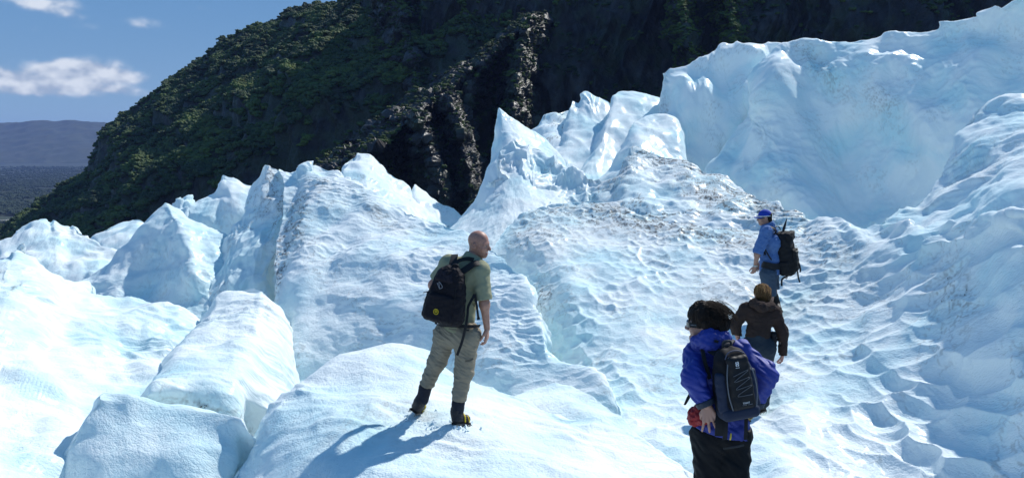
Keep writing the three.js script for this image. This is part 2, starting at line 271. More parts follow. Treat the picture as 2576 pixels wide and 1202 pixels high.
ice('ice_block', 'blunt white ice block in the lower left corner', [
  [[186, 1110, 8.35], [205, 1062, 8.4], [226, 1014, 8.45], [246, 990, 8.5], [275, 982, 8.6], [320, 988, 8.6], [368, 1002, 8.6], [460, 1018, 8.6], [551, 1033, 8.5], [598, 1056, 8.4], [625, 1090, 8.3]],
  [[165, 1150, 8.3], [200, 1100, 8.33], [255, 1062, 8.36], [330, 1060, 8.4], [400, 1075, 8.4], [480, 1085, 8.4], [545, 1095, 8.35], [590, 1115, 8.35], [615, 1140, 8.5]],
  [[138, 1190, 8.22], [230, 1160, 8.07], [320, 1165, 8.02], [400, 1175, 8.02], [480, 1180, 8.02], [545, 1185, 8.12], [585, 1190, 8.22], [605, 1200, 8.42]],
  [[110, 1300, 8], [230, 1300, 7.8], [400, 1310, 7.8], [545, 1320, 7.9], [600, 1320, 8.3]],
], { seed: 6, nu: 260, nv: 180, su: .5, sv: .42, amp: .05, lump: .06, back: .8, left: .5, right: .7, dust: .08, dirt: [[.93, .6, .03, .2, .7]] });

// bright bowl at the left
ice('ice_bowl', 'broad bright ice bowl at the left edge', [
  [[-90, 680, 13.5], [0, 655, 14], [45, 622, 14.5], [80, 662, 14.5], [150, 697, 15], [215, 712, 15.5], [250, 748, 15.3], [325, 763, 15.2], [425, 768, 15], [470, 790, 14.8], [540, 830, 14.6]],
  [[-90, 745, 11.9], [0, 730, 12.4], [60, 705, 13.2], [110, 735, 13.3], [170, 768, 13.5], [230, 790, 13.6], [320, 812, 13.5], [420, 830, 13.4], [480, 860, 13.4], [550, 890, 13.4]],
  [[-90, 880, 10.07], [0, 850, 10.81], [85, 812, 12.08], [150, 862, 12.19], [230, 885, 12.3], [330, 902, 12.4], [430, 915, 12.51], [550, 950, 12.72]],
  [[-90, 1000, 8.74], [0, 985, 9.18], [110, 950, 10.08], [200, 975, 10.42], [300, 985, 10.86], [400, 1010, 11.09], [550, 1050, 11.42]],
  [[-90, 1110, 7.84], [0, 1100, 8.07], [110, 1090, 8.54], [200, 1090, 9.13], [300, 1080, 9.83], [400, 1080, 10.53], [550, 1120, 11]],
  [[-90, 1260, 6.83], [0, 1260, 6.95], [110, 1260, 7.32], [250, 1250, 8.05], [400, 1220, 9.27], [550, 1220, 10.25]],
  [[-90, 1500, 5.5], [110, 1500, 5.75], [300, 1480, 6.5], [550, 1420, 8.25]],
], { seed: 27, even: 1, onL: 6, nu: 360, nv: 400, su: .34, sv: .2, amp: .045, wave: [.035, .25, .9], lump: .13, lf: .7, back: 1, left: 0, right: 0, dust: .06, ang: -.3 });

// pinnacles at the far left
ice('ice_pyramid', 'pyramid of ice with a blue left face beside the bowl', [
  [[190, 712, 19.4], [230, 697, 19.7], [270, 668, 20], [330, 605, 20.3], [385, 535, 20.6], [412, 507, 20.8], [440, 522, 20.8], [500, 565, 20.6], [562, 592, 20.4], [610, 650, 20.2]],
  [[200, 722, 19.2], [240, 712, 19.2], [285, 692, 19.3], [340, 650, 19.6], [385, 600, 19.9], [428, 560, 20], [460, 580, 19.6], [505, 620, 19.4], [550, 645, 19.4], [600, 690, 19.4]],
  [[210, 735, 19.2], [250, 733, 19], [295, 730, 18.9], [350, 722, 19], [400, 690, 19.2], [445, 640, 19.2], [475, 670, 18.6], [510, 705, 18.4], [540, 725, 18.4], [590, 770, 18.4]],
  [[225, 765, 18.8], [270, 775, 18.4], [310, 785, 18.2], [360, 790, 18.1], [410, 780, 18.2], [450, 760, 18.2], [480, 780, 17.9], [515, 810, 17.7], [540, 830, 17.6], [590, 860, 18]],
  [[240, 880, 17.5], [300, 880, 17], [400, 880, 17], [480, 880, 17], [590, 920, 17]],
], { seed: 8, nu: 260, nv: 220, su: .22, sv: .16, amp: .028, lump: .1, back: .8, left: 1, right: 1, dust: .12 });
ice('ice_hummock', 'twin-topped ice hummock at the far left edge', [
  [[-90, 645, 27], [0, 603, 27], [50, 577, 27.5], [110, 553, 28], [122, 561, 28], [136, 553, 28], [170, 574, 28], [185, 571, 28], [216, 594, 27.5], [265, 622, 27], [330, 650, 27]],
  [[-90, 680, 25.9], [0, 645, 25.9], [60, 625, 26.1], [120, 605, 26.7], [140, 592, 27.1], [165, 605, 27.1], [200, 628, 26.7], [240, 650, 26.3], [290, 668, 26.2], [340, 680, 26.2]],
  [[-90, 720, 25.1], [0, 690, 25.1], [80, 690, 25.1], [140, 680, 25.3], [180, 685, 25.3], [220, 700, 25.1], [260, 712, 24.8], [300, 715, 24.6], [350, 725, 24.3]],
  [[-90, 800, 23.5], [100, 800, 23.5], [200, 800, 23.5], [350, 800, 23.5]],
], { seed: 9, onL: 7, nu: 250, nv: 130, su: .25, sv: .18, amp: .03, lump: .12, back: 1, right: 1 });
ice('ice_hummock', 'pale ice hump behind the twin-topped hummock', [
  [[215, 640, 32], [232, 605, 32.5], [268, 577, 33], [320, 561, 33.5], [352, 557, 33.5], [385, 590, 33.5], [400, 620, 33.5]],
  [[220, 650, 31], [250, 630, 31], [290, 615, 31], [330, 610, 31], [365, 615, 31], [400, 640, 31]],
  [[220, 740, 28], [300, 740, 28], [400, 740, 28]],
], { seed: 10, nu: 110, nv: 80, su: .3, sv: .25, amp: .03, lump: .1, back: 1, left: 1, right: 1 });
ice('ice_fang', 'small jagged white ice fang behind the pyramid', [
  [[425, 540, 27], [440, 512, 27], [451, 495, 27.2], [460, 501, 27.2], [470, 497, 27.2], [482, 505, 27.2], [496, 512, 27.2], [520, 560, 27]],
  [[420, 570, 26], [445, 550, 26], [465, 545, 26], [485, 550, 26], [520, 590, 26]],
  [[420, 650, 24], [465, 650, 24], [520, 660, 24]],
], { seed: 11, nu: 90, nv: 80, su: .2, sv: .15, amp: .03, lump: .12, lf: 1.6, back: .7, left: .7, right: .7 });
ice('ice_serac', 'pale blue block serac left of the central ridge', [
  [[462, 552, 25.6], [476, 520, 26], [500, 503, 26.4], [530, 493, 26.6], [546, 481, 26.7], [553, 455, 26.9], [561, 442, 27], [580, 447, 27], [610, 458, 27], [644, 474, 27], [700, 520, 27]],
  [[470, 575, 25.6], [495, 555, 25.6], [525, 540, 25.6], [550, 528, 25.8], [570, 520, 25.8], [600, 515, 25.8], [645, 530, 26], [700, 560, 26.4]],
  [[480, 620, 25.2], [520, 610, 25.2], [560, 605, 25.2], [610, 600, 25.2], [650, 600, 25.6], [700, 620, 26.2]],
  [[480, 740, 24], [560, 740, 24], [700, 740, 24.5]],
], { seed: 12, nu: 170, nv: 130, su: .28, sv: .2, amp: .025, lump: .1, back: 1, left: 1, right: 1 });

// slabs behind the central ridge
ice('ice_slab', 'leaning white ice slab behind the central ridge', [
  [[835, 450, 25], [858, 432, 25.2], [868, 410, 25.5], [885, 397, 25.8], [905, 390, 26], [930, 396, 26], [952, 408, 26], [981, 437, 26], [1010, 462, 26], [1030, 485, 25.8], [1060, 520, 25.5]],
  [[840, 480, 24], [870, 455, 24.2], [895, 445, 24.3], [920, 445, 24.3], [950, 462, 24.3], [985, 492, 24.2], [1015, 515, 24], [1060, 545, 24]],
  [[840, 560, 22], [920, 560, 22], [985, 580, 22], [1060, 610, 22]],
], { seed: 13, nu: 150, nv: 100, su: .3, sv: .2, amp: .025, lump: .1, flute: .1, ff: .9, back: 1, left: .8, right: .8, dust: .25 });
ice('ice_slab', 'lower slab stepping down towards the dark gap', [
  [[1025, 500, 26.3], [1036, 478, 26.4], [1046, 466, 26.5], [1078, 487, 26.5], [1100, 505, 26.5], [1112, 518, 26.4], [1125, 522, 26.4], [1150, 540, 26.2], [1210, 575, 26]],
  [[1025, 535, 25.2], [1045, 520, 25.2], [1075, 528, 25.2], [1110, 545, 25.2], [1150, 560, 25.2], [1210, 590, 25.2]],
  [[1025, 620, 23], [1110, 620, 23], [1210, 650, 23]],
], { seed: 14, nu: 120, nv: 80, su: .3, sv: .2, amp: .025, lump: .08, back: 1, left: .8, right: .8, dust: .3 });

// the spire and the fluted crest in front of it
ice('ice_spire', 'tall shark-fin ice spire against the dark cliff', [
  [[1100, 600, 23], [1150, 558, 23.5], [1185, 517, 24], [1208, 478, 24.5], [1227, 425, 25.5], [1241, 360, 27], [1247, 312, 27.3], [1251, 282, 27.5], [1257, 272, 27.5], [1270, 281, 27.5], [1291, 296, 27.5], [1331, 326, 27.5], [1372, 350, 27.5], [1410, 390, 27.5]],
  [[1120, 605, 22.2], [1165, 570, 22.6], [1200, 533, 23], [1225, 493, 23.5], [1242, 443, 24.4], [1254, 385, 25.8], [1262, 345, 26.4], [1270, 318, 26.8], [1285, 316, 26.9], [1305, 325, 26.9], [1335, 347, 26.9], [1370, 370, 26.9], [1405, 405, 27]],
  [[1150, 620, 21], [1190, 592, 21.4], [1225, 556, 21.8], [1250, 524, 22.2], [1268, 480, 23], [1280, 435, 24], [1290, 405, 24.6], [1302, 390, 25], [1325, 390, 25.3], [1350, 400, 25.5], [1380, 410, 25.8], [1410, 430, 26]],
  [[1175, 660, 19.4], [1215, 640, 19.7], [1250, 615, 20], [1285, 590, 20.5], [1310, 560, 21.2], [1330, 530, 21.8], [1360, 510, 22.4], [1420, 510, 23]],
  [[1190, 780, 17.5], [1280, 760, 18], [1420, 660, 20]],
], { seed: 15, nu: 220, nv: 260, su: .18, sv: .3, amp: .016, lump: .04, lf: .7, flute: .025, ff: 1.6, back: .6, left: .3, right: .5, dust: .14 });
ice('ice_fins', 'fluted ice crest with thin upright fins below the spire', [
  [[1238, 450, 24], [1250, 395, 24.6], [1262, 371, 24.9], [1280, 358, 25], [1297, 354, 25], [1315, 362, 25], [1331, 373, 25], [1362, 377, 25], [1385, 393, 24.8], [1411, 411, 24.5], [1461, 436, 24], [1521, 457, 23.5], [1580, 500, 23]],
  [[1236, 510, 22.9], [1255, 455, 23.6], [1275, 425, 24.1], [1300, 415, 24.2], [1330, 420, 24.2], [1365, 425, 24.2], [1395, 437, 24.1], [1430, 452, 23.9], [1475, 468, 23.6], [1520, 482, 23.3], [1575, 520, 22.9]],
  [[1228, 620, 20.9], [1255, 590, 21.3], [1285, 565, 21.8], [1320, 540, 22.3], [1355, 520, 22.6], [1390, 512, 22.8], [1430, 510, 23], [1475, 512, 23], [1520, 520, 23], [1570, 545, 22.8]],
  [[1235, 720, 19], [1300, 680, 19.6], [1400, 640, 20.5], [1560, 640, 20.5]],
], { seed: 16, nu: 300, nv: 200, su: .2, sv: .3, amp: .02, lump: .1, flute: .26, ff: 1.25, back: .7, left: .3, right: .6, dust: .22, dirt: [[.8, .55, .06, .12, .4]], extra: (s) => .22 * Math.max(0, ridged(s.x * .9 + 3.3, s.y * .12, s.z * .3, 2) - 1.05) * sstep(.42, .55, s.b) });

// seracs behind, in front of the cliff
ice('ice_serac', 'low dirty-rimmed ice mound right of the spire', [
  [[1325, 350, 34], [1343, 328, 34], [1361, 306, 34], [1391, 288, 34.5], [1426, 280, 35], [1470, 285, 35]],
  [[1335, 375, 32], [1360, 350, 32.5], [1390, 330, 32.6], [1425, 322, 33], [1470, 330, 33]],
  [[1340, 470, 28], [1400, 470, 28], [1470, 470, 28]],
], { seed: 17, nu: 110, nv: 90, su: .35, sv: .25, amp: .03, lump: .14, back: 1, left: 1, right: 1, dust: .4 });
ice('ice_serac', 'stepped blue serac with a rounded white top right of the spire', [
  [[1424, 315, 33.4], [1430, 280, 33.5], [1437, 257, 33.6], [1447, 258, 33.7], [1456, 260, 33.8], [1464, 241, 33.9], [1476, 235, 34], [1505, 247, 34], [1534, 261, 34], [1556, 300, 34]],
  [[1398, 365, 31.6], [1415, 335, 32], [1432, 315, 32.2], [1450, 310, 32.3], [1466, 305, 32.4], [1485, 305, 32.4], [1508, 318, 32], [1533, 330, 31.6], [1550, 345, 31.4]],
  [[1374, 425, 29], [1398, 422, 29], [1420, 420, 29], [1440, 420, 29], [1460, 425, 28.8], [1480, 430, 28.4], [1505, 440, 28.2], [1530, 445, 28]],
  [[1374, 530, 26], [1450, 530, 26], [1530, 530, 25.5]],
], { seed: 18, nu: 170, nv: 150, su: .25, sv: .4, amp: .016, lump: .06, flute: .12, ff: .5, back: 1.2, left: .8, right: .8, dust: .1 });
ice('ice_serac', 'flat-topped deep blue serac left of the great ice wall', [
  [[1516, 320, 31.4], [1530, 280, 31.8], [1540, 252, 32.3], [1550, 235, 32.8], [1565, 232, 33], [1601, 234, 33], [1661, 249, 33], [1710, 290, 33]],
  [[1498, 370, 29.8], [1516, 335, 30], [1535, 310, 30.6], [1552, 290, 31.2], [1575, 285, 31.4], [1612, 290, 31.4], [1658, 305, 31.3], [1700, 340, 31]],
  [[1468, 435, 27.6], [1492, 425, 27.8], [1516, 410, 28.3], [1545, 395, 29], [1585, 385, 29.3], [1630, 375, 29.3], [1690, 390, 29]],
  [[1468, 530, 25], [1560, 530, 26], [1690, 530, 26.5]],
], { seed: 19, nu: 170, nv: 150, su: .3, sv: .4, amp: .016, lump: .05, flute: .06, ff: .5, back: 1.4, left: .8, right: .8, dust: .05 });
ice('ice_rib', 'sunlit ice rib between the blue serac and the great ice wall', [
  [[1490, 470, 26], [1520, 440, 26.3], [1548, 400, 26.7], [1572, 350, 27.1], [1588, 318, 27.5], [1611, 305, 28], [1646, 291, 28.5], [1700, 300, 28.5]],
  [[1500, 500, 25], [1535, 470, 25.2], [1565, 435, 25.5], [1590, 390, 25.9], [1610, 365, 26.2], [1635, 355, 26.6], [1665, 350, 27], [1710, 360, 27]],
  [[1500, 580, 23], [1560, 560, 23.2], [1620, 500, 24], [1710, 480, 25]],
], { seed: 20, nu: 150, nv: 110, su: .25, sv: .2, amp: .018, lump: .05, back: .7, left: .6, right: .6, dust: .12 });

// the great wall at the right
ice('ice_buttress', 'fluted blue buttress at the left end of the great ice wall', [
  [[1590, 420, 29.4], [1620, 376, 29.8], [1642, 325, 30.2], [1657, 270, 30.6], [1668, 225, 31], [1665, 190, 31.2], [1672, 180, 31.2], [1706, 169, 31.2], [1733, 160, 31.2], [1766, 145, 31.2], [1806, 125, 31.2], [1821, 115, 31.2], [1886, 110, 31], [1966, 108, 31], [2060, 112, 31]],
  [[1600, 440, 29], [1630, 400, 29.2], [1658, 345, 29.6], [1676, 295, 30], [1690, 250, 30.4], [1700, 222, 30.6], [1715, 210, 30.7], [1740, 205, 30.7], [1770, 195, 30.6], [1805, 185, 30.5], [1835, 175, 30.4], [1885, 160, 30.5], [1950, 150, 30.7], [2040, 150, 30.8]],
  [[1600, 480, 27.9], [1640, 440, 28.2], [1685, 395, 28.5], [1715, 360, 28.9], [1740, 330, 29.2], [1765, 305, 29.3], [1795, 285, 29.3], [1830, 272, 29.3], [1870, 262, 29.5], [1930, 250, 29.9], [2030, 250, 30.1]],
  [[1620, 540, 26.7], [1680, 500, 27.1], [1740, 465, 27.5], [1790, 440, 27.9], [1840, 420, 28.3], [1900, 400, 28.9], [2020, 380, 29.5]],
  [[1640, 640, 24.8], [1760, 600, 25.8], [1900, 560, 26.8], [2020, 540, 27.8]],
], { seed: 21, nu: 300, nv: 250, su: .26, sv: .4, amp: .025, lump: .08, lf: .45, flute: .16, ff: .6, extra: (s) => .5 * sstep(.4, .58, s.b) * fbm(s.x * .45, s.y * .1, s.z * .3, 2, .45), back: 1.6, left: .4, dust: .16, dirt: [[.33, .5, .04, .08, .5], [.45, .42, .05, .05, .4]] });
ice('ice_wall', 'great shaded blue ice wall at the upper right', [
  [[1765, 440, 26.60], [1800, 395, 26.74], [1830, 358, 26.86], [1878, 302, 27.05], [1888, 270, 27.09], [1890, 235, 27.10], [1898, 188, 27.11], [1915, 160, 27.13], [1938, 136, 27.16], [1968, 109, 27.20], [1990, 103, 27.20], [2026, 98, 27], [2106, 103, 26.6], [2202, 95, 26], [2237, 83, 25.8], [2287, 85, 25.4], [2342, 75, 25], [2361, 66, 24.8], [2364, 53, 24.8], [2397, 48, 24.6], [2457, 45, 24.2], [2464, 34, 24], [2485, 24, 23.8], [2507, 15, 23.6], [2520, 22, 23.5], [2557, 0, 23.2], [2650, -55, 22.5]],
  [[1785, 455, 26.10], [1850, 385, 26.32], [1905, 325, 26.50], [1920, 280, 26.53], [1930, 235, 26.55], [1948, 195, 26.59], [1975, 165, 26.64], [2005, 155, 26.70], [2045, 150, 26.65], [2110, 155, 26.25], [2200, 148, 25.65], [2290, 138, 25.05], [2360, 120, 24.55], [2410, 105, 24.25], [2470, 92, 23.85], [2520, 80, 23.45], [2580, 55, 23.05], [2670, 10, 22.35]],
  [[1830, 490, 25.60], [1890, 430, 25.60], [1950, 375, 25.60], [1985, 330, 25.51], [2030, 305, 25.40], [2085, 295, 25.3], [2150, 290, 25], [2220, 280, 24.6], [2295, 270, 24.1], [2365, 255, 23.6], [2430, 240, 23.2], [2500, 220, 22.7], [2580, 200, 22.2], [2680, 180, 21.6]],
  [[1900, 530, 24.60], [1960, 485, 24.50], [2020, 455, 24.40], [2080, 435, 24.30], [2150, 425, 24.2], [2220, 415, 23.9], [2290, 398, 23.4], [2360, 375, 22.9], [2430, 350, 22.5], [2500, 330, 22.1], [2580, 310, 21.7], [2680, 290, 21.2]],
  [[1975, 600, 23.50], [2040, 575, 23.30], [2100, 570, 23.20], [2150, 570, 23], [2200, 555, 22.9], [2260, 525, 22.9], [2320, 490, 22.9], [2380, 450, 22.8], [2440, 420, 22.5], [2520, 390, 22.1], [2600, 370, 21.7], [2680, 350, 21.2]],
  [[2000, 720, 22.6], [2150, 700, 22.8], [2320, 620, 22.8], [2450, 540, 22.6], [2680, 460, 21.8]],
], { seed: 22, onR: 7, nu: 500, nv: 360, su: .24, sv: .34, amp: .045, lump: .1, lf: .5, flute: .06, ff: .7, extra: (s) => .75 * sstep(.38, .56, s.b) * fbm(s.x * .3 + 4, s.y * .07, s.z * .2, 3, .45), back: 2.2, dust: .12, dirt: [[.36, .5, .03, .1, .45], [.42, .62, .03, .04, .4]] });
ice('ice_slope', 'sunlit ice slope climbing to the right below the wall', [
  [[2120, 615, 15.4], [2182, 584, 15.8], [2242, 548, 16.2], [2317, 511, 16.5], [2355, 465, 16.7], [2382, 422, 16.9], [2400, 375, 17.1], [2420, 332, 17.3], [2448, 292, 17.5], [2480, 270, 17.5], [2517, 254, 17.4], [2576, 250, 17], [2690, 240, 16.4]],
  [[2150, 645, 14.8], [2200, 622, 14.9], [2260, 598, 15], [2320, 568, 15.2], [2365, 530, 15.4], [2400, 490, 15.6], [2430, 445, 15.8], [2455, 400, 16], [2482, 362, 16.1], [2525, 345, 16], [2585, 335, 15.6], [2690, 325, 15.1]],
  [[2200, 690, 13.4], [2270, 660, 13.6], [2340, 628, 13.8], [2395, 595, 13.9], [2440, 560, 14], [2480, 520, 14], [2520, 485, 14], [2585, 460, 13.7], [2690, 445, 13.3]],
  [[2240, 800, 11.6], [2340, 770, 11.6], [2440, 730, 11.6], [2540, 700, 11.4], [2690, 660, 11]],
], { seed: 23, onR: 7, nu: 310, nv: 220, su: .5, sv: .16, amp: .05, lump: .1, back: .6, left: .4, dust: .14, ang: .55 });

// dirty mound in the middle distance and the scalloped slope that the party climbs
ice('ice_mound', 'dirt-streaked ice hill behind the man in the blue cap', [
  [[1440, 570, 20], [1478, 525, 20.6], [1492, 505, 21], [1511, 471, 21.6], [1540, 445, 22], [1562, 420, 22.4], [1580, 388, 22.8], [1592, 378, 23], [1612, 380, 23], [1631, 386, 22.8], [1671, 396, 22.4], [1720, 407, 22], [1766, 426, 21.4], [1816, 448, 20.7], [1866, 478, 19.9], [1906, 501, 19.2], [1941, 511, 18.7], [1986, 523, 18], [2016, 541, 17.5], [2046, 565, 17.1], [2110, 610, 16.6]],
  [[1430, 590, 19.2], [1470, 550, 19.6], [1505, 520, 19.9], [1540, 490, 20.3], [1570, 460, 20.6], [1600, 440, 20.9], [1640, 440, 20.9], [1690, 452, 20.5], [1740, 468, 20], [1790, 490, 19.4], [1840, 515, 18.8], [1890, 540, 18.1], [1940, 555, 17.5], [1990, 570, 17], [2030, 590, 16.6], [2100, 630, 16]],
  [[1430, 640, 18], [1480, 610, 18.2], [1540, 570, 18.6], [1600, 540, 18.8], [1660, 540, 18.7], [1740, 560, 18.2], [1820, 590, 17.5], [1900, 620, 16.8], [1990, 640, 16], [2100, 690, 15]],
  [[1430, 760, 16], [1600, 700, 16.8], [1800, 720, 16], [2100, 790, 14]],
], { seed: 24, nu: 340, nv: 200, su: .3, sv: .15, amp: .045, lump: .12, back: 1, left: .6, right: .4, dust: .5, ang: .45, dirt: [[.3, .55, .07, .12, .8], [.5, .5, .14, .09, 1], [.72, .55, .14, .1, 1], [.62, .66, .14, .07, 1], [.85, .5, .08, .08, .9]] });
ice('ice_slope', 'scalloped ice slope with the three climbers on it', [
  [[1225, 670, 17.6], [1240, 630, 18], [1254, 606, 18.4], [1280, 573, 18.9], [1330, 541, 19.3], [1380, 523, 19.6], [1440, 516, 19.7], [1500, 512, 19.6], [1560, 515, 19.4], [1640, 530, 19], [1720, 548, 18.5], [1800, 560, 18.1], [1880, 572, 17.7], [1950, 580, 17.3], [2000, 580, 17], [2042, 563, 16.70], [2067, 551, 16.38], [2096, 557, 16.01], [2126, 556, 15.62], [2152, 573, 15.29], [2182, 582, 14.90], [2232, 568, 14.00], [2276, 569, 13.20], [2342, 583, 12.20], [2392, 563, 11.40], [2467, 551, 10.40], [2542, 543, 9.60], [2680, 530, 8.80]],
  [[1255, 700, 17.6], [1280, 660, 17.6], [1320, 630, 17.4], [1370, 612, 17.2], [1430, 605, 17.4], [1500, 605, 17.4], [1570, 610, 17.2], [1650, 618, 16.9], [1730, 630, 16.5], [1810, 640, 16.1], [1890, 645, 15.7], [1960, 645, 15.4], [2030, 640, 15.10], [2090, 632, 14.55], [2150, 635, 14.00], [2200, 640, 13.23], [2260, 640, 12.30], [2320, 645, 11.55], [2380, 640, 10.80], [2440, 625, 10.25], [2510, 612, 9.60], [2590, 605, 9.00], [2700, 595, 8.40]],
  [[1300, 760, 16.6], [1330, 735, 16.2], [1375, 718, 15.8], [1430, 710, 15.3], [1500, 706, 15.4], [1570, 708, 15.2], [1650, 712, 15.1], [1730, 720, 14.8], [1810, 726, 14.6], [1890, 730, 14.5], [1960, 732, 14.3], [2030, 735, 13.70], [2090, 735, 13.20], [2150, 740, 12.70], [2210, 745, 12.00], [2270, 750, 11.30], [2330, 750, 10.65], [2390, 740, 10.00], [2450, 725, 9.56], [2520, 710, 9.05], [2600, 700, 8.50], [2710, 690, 8.00]],
  [[1340, 840, 15.2], [1370, 845, 14.7], [1410, 835, 14.2], [1470, 820, 13.8], [1540, 815, 13.6], [1620, 815, 13.5], [1700, 820, 13.4], [1790, 828, 13.2], [1870, 835, 13], [1950, 840, 12.8], [2030, 845, 12.10], [2090, 848, 11.75], [2150, 850, 11.40], [2210, 850, 10.90], [2270, 850, 10.40], [2330, 850, 9.90], [2390, 845, 9.40], [2460, 832, 9.00], [2530, 820, 8.60], [2610, 810, 8.15], [2720, 800, 7.70]],
  [[1365, 920, 14.2], [1395, 945, 13.6], [1440, 945, 12.9], [1500, 935, 12.4], [1570, 935, 11.9], [1650, 940, 11.6], [1740, 950, 11.4], [1820, 955, 11.3], [1900, 960, 11.2], [1980, 960, 10.7], [2060, 960, 10.40], [2120, 960, 10.20], [2180, 960, 10.00], [2240, 960, 9.70], [2300, 960, 9.40], [2360, 960, 9.12], [2430, 950, 8.80], [2510, 940, 8.25], [2590, 930, 7.80], [2720, 920, 7.40]],
  [[1400, 1020, 12.6], [1480, 1030, 11.4], [1540, 1040, 10.5], [1610, 1050, 10], [1690, 1060, 9.7], [1770, 1060, 9.6], [1850, 1060, 9.7], [1930, 1065, 9.4], [2010, 1065, 8.8], [2090, 1065, 9.00], [2150, 1065, 8.95], [2220, 1065, 8.90], [2290, 1065, 8.70], [2360, 1060, 8.50], [2430, 1055, 8.22], [2510, 1045, 7.90], [2600, 1035, 7.50], [2730, 1030, 7.10]],
  [[1520, 1160, 9.6], [1580, 1170, 9], [1650, 1180, 8.2], [1740, 1190, 7.7], [1820, 1200, 7.5], [1900, 1210, 7.3], [1990, 1210, 6.8], [2070, 1210, 7.40], [2150, 1210, 7.61], [2220, 1210, 7.80], [2290, 1210, 7.85], [2360, 1205, 7.90], [2440, 1200, 7.70], [2520, 1195, 7.50], [2610, 1190, 7.20], [2740, 1190, 6.90]],
  [[1560, 1350, 8], [1640, 1370, 7.2], [1760, 1430, 5.9], [1900, 1460, 5.3], [2050, 1460, 5.80], [2200, 1440, 6.60], [2350, 1420, 6.90], [2500, 1400, 6.90], [2750, 1380, 6.50]],
], { seed: 25, onR: 7, nu: 800, nv: 520, su: .24, sv: .34, amp: .05, cups: { su: .4, sv: .6, amp: .14, mask: (s) => sstep(.45, .6, s.a + .25 * (s.b - .6)) }, lump: .06, lf: .6, back: .8, left: .7, dust: .2, ang: -.1, dirt: [[.16, .36, .05, .06, .6], [.13, .52, .02, .03, .8], [.3, .33, .1, .05, .95], [.42, .34, .08, .05, .9], [.22, .3, .06, .04, .8], [.5, .4, .05, .05, .5], [.68, .5, .03, .08, .5], [.36, .5, .05, .06, .4]] });
// glacier bed that joins the masses
{
  const g = new THREE.PlaneGeometry(150, 130, 150, 130); g.rotateX(-Math.PI / 2); g.translate(0, 0, -62);
  const p = g.attributes.position, c = new Float32Array(p.count * 3);
  for (let i = 0; i < p.count; i++) { const x = p.getX(i), z = p.getZ(i), r = Math.hypot(x, z); p.setY(i, -4.6 - .5 * fbm(x * .2, 0, z * .2, 3) - Math.max(0, r - 30) * .12); c.set([.78, .87, .91], i * 3); }
  g.setAttribute('color', new THREE.BufferAttribute(c, 3)); g.computeVertexNormals();
  structure('glacier_ground', g, iceMat, 'low glacier ice between the ridges');
}

// loose stones and grit lying in the dirty bands, and chips of ice broken off round the boots
{
  const stone = new THREE.DodecahedronGeometry(1, 0), pick = grit.slice(), im = new THREE.InstancedMesh(stone, new THREE.MeshStandardMaterial({ color: 0xffffff, roughness: .9 }), pick.length), M = new THREE.Matrix4(), Q = new THREE.Quaternion(), E = new THREE.Euler(), r = mulberry(12);
  pick.forEach(([x, y, z], i) => { const s = .004 + .009 * r() * r(); Q.setFromEuler(E.set(r() * 6, r() * 6, r() * 6)); M.compose(new THREE.Vector3(x, y + s * .3, z), Q, new THREE.Vector3(s * (1 + r()), s, s * (1 + r()))); im.setMatrixAt(i, M); const c = .03 + .09 * r(); im.setColorAt(i, rgb(c * 1.1, c, c * .88)); });
  im.name = 'grit'; im.castShadow = im.receiveShadow = true; tag(im, 'dark stones and grit scattered along the dirty ice bands', 'grit', null, 'stuff'); scene.add(im);
  const ray = new THREE.Raycaster(), dome = scene.getObjectByName('ice_dome'), down = new THREE.Vector3(0, -1, 0), spots = [];
  dome.updateMatrixWorld();
  for (const [px, py, d] of [[1043, 1024, 7.72], [1162, 1052, 7.5], [1100, 1060, 7.4]]) for (let i = 0; i < 26; i++) { const c = at(px, py, d), a = r() * 6.283, q = .06 + .3 * r() * r(); c.x += Math.cos(a) * q; c.z += Math.sin(a) * q; c.y += 2; ray.set(c, down); const h = ray.intersectObject(dome)[0]; if (h) spots.push(h.point); }
  const chips = new THREE.InstancedMesh(new THREE.TetrahedronGeometry(1, 0), new THREE.MeshPhysicalMaterial({ color: rgb(.82, .92, .95), roughness: .25 }), spots.length);
  spots.forEach((p, i) => { const s = .008 + .02 * r() * r(); Q.setFromEuler(E.set(r() * 6, r() * 6, r() * 6)); M.compose(p.add(new THREE.Vector3(0, s * .3, 0)), Q, new THREE.Vector3(s * 1.6, s, s)); chips.setMatrixAt(i, M); });
  chips.name = 'ice_chips'; chips.castShadow = chips.receiveShadow = true; tag(chips, 'small ice chips kicked loose round the boots', 'ice chips', null, 'stuff'); scene.add(chips);
}
// ---------------------------------------------------------------- valley walls
const rockGrain = grainTexture(512, 11, [[4, .6], [12, 1], [32, 1.4], [90, 1.6]]); rockGrain.repeat.set(1 / 40, 1 / 40);
const rockMat = new THREE.MeshStandardMaterial({ vertexColors: true, roughness: .5, bumpMap: rockGrain, bumpScale: 2.2 });
const crowns = [[], [], []], rc = mulberry(404);              // places of the tree crowns: matrix + colour
const crownM = new THREE.Matrix4(), crownQ = new THREE.Quaternion(), Y = new THREE.Vector3(0, 1, 0);
function crown(x, y, z, size, tone) {
  crownQ.setFromAxisAngle(Y, rc() * 6.283); const s = size * (.65 + .7 * rc());
  crownM.compose(new THREE.Vector3(x, y + s * .12, z), crownQ, new THREE.Vector3(s * (.85 + .3 * rc()), s * (.85 + .6 * rc()), s * (.85 + .3 * rc())));
  const w = tone ?? clamp(.35 + .45 * n3(x * .012, y * .02, z * .012) + .5 * (rc() - .5)), u = rc();
  crowns[Math.floor(rc() * 3)].push([crownM.clone(), rgb(mix(.014, .085, w) * (.6 + .8 * u), mix(.034, .13, w) * (.8 + .4 * u), mix(.009, .018, w))]);
}
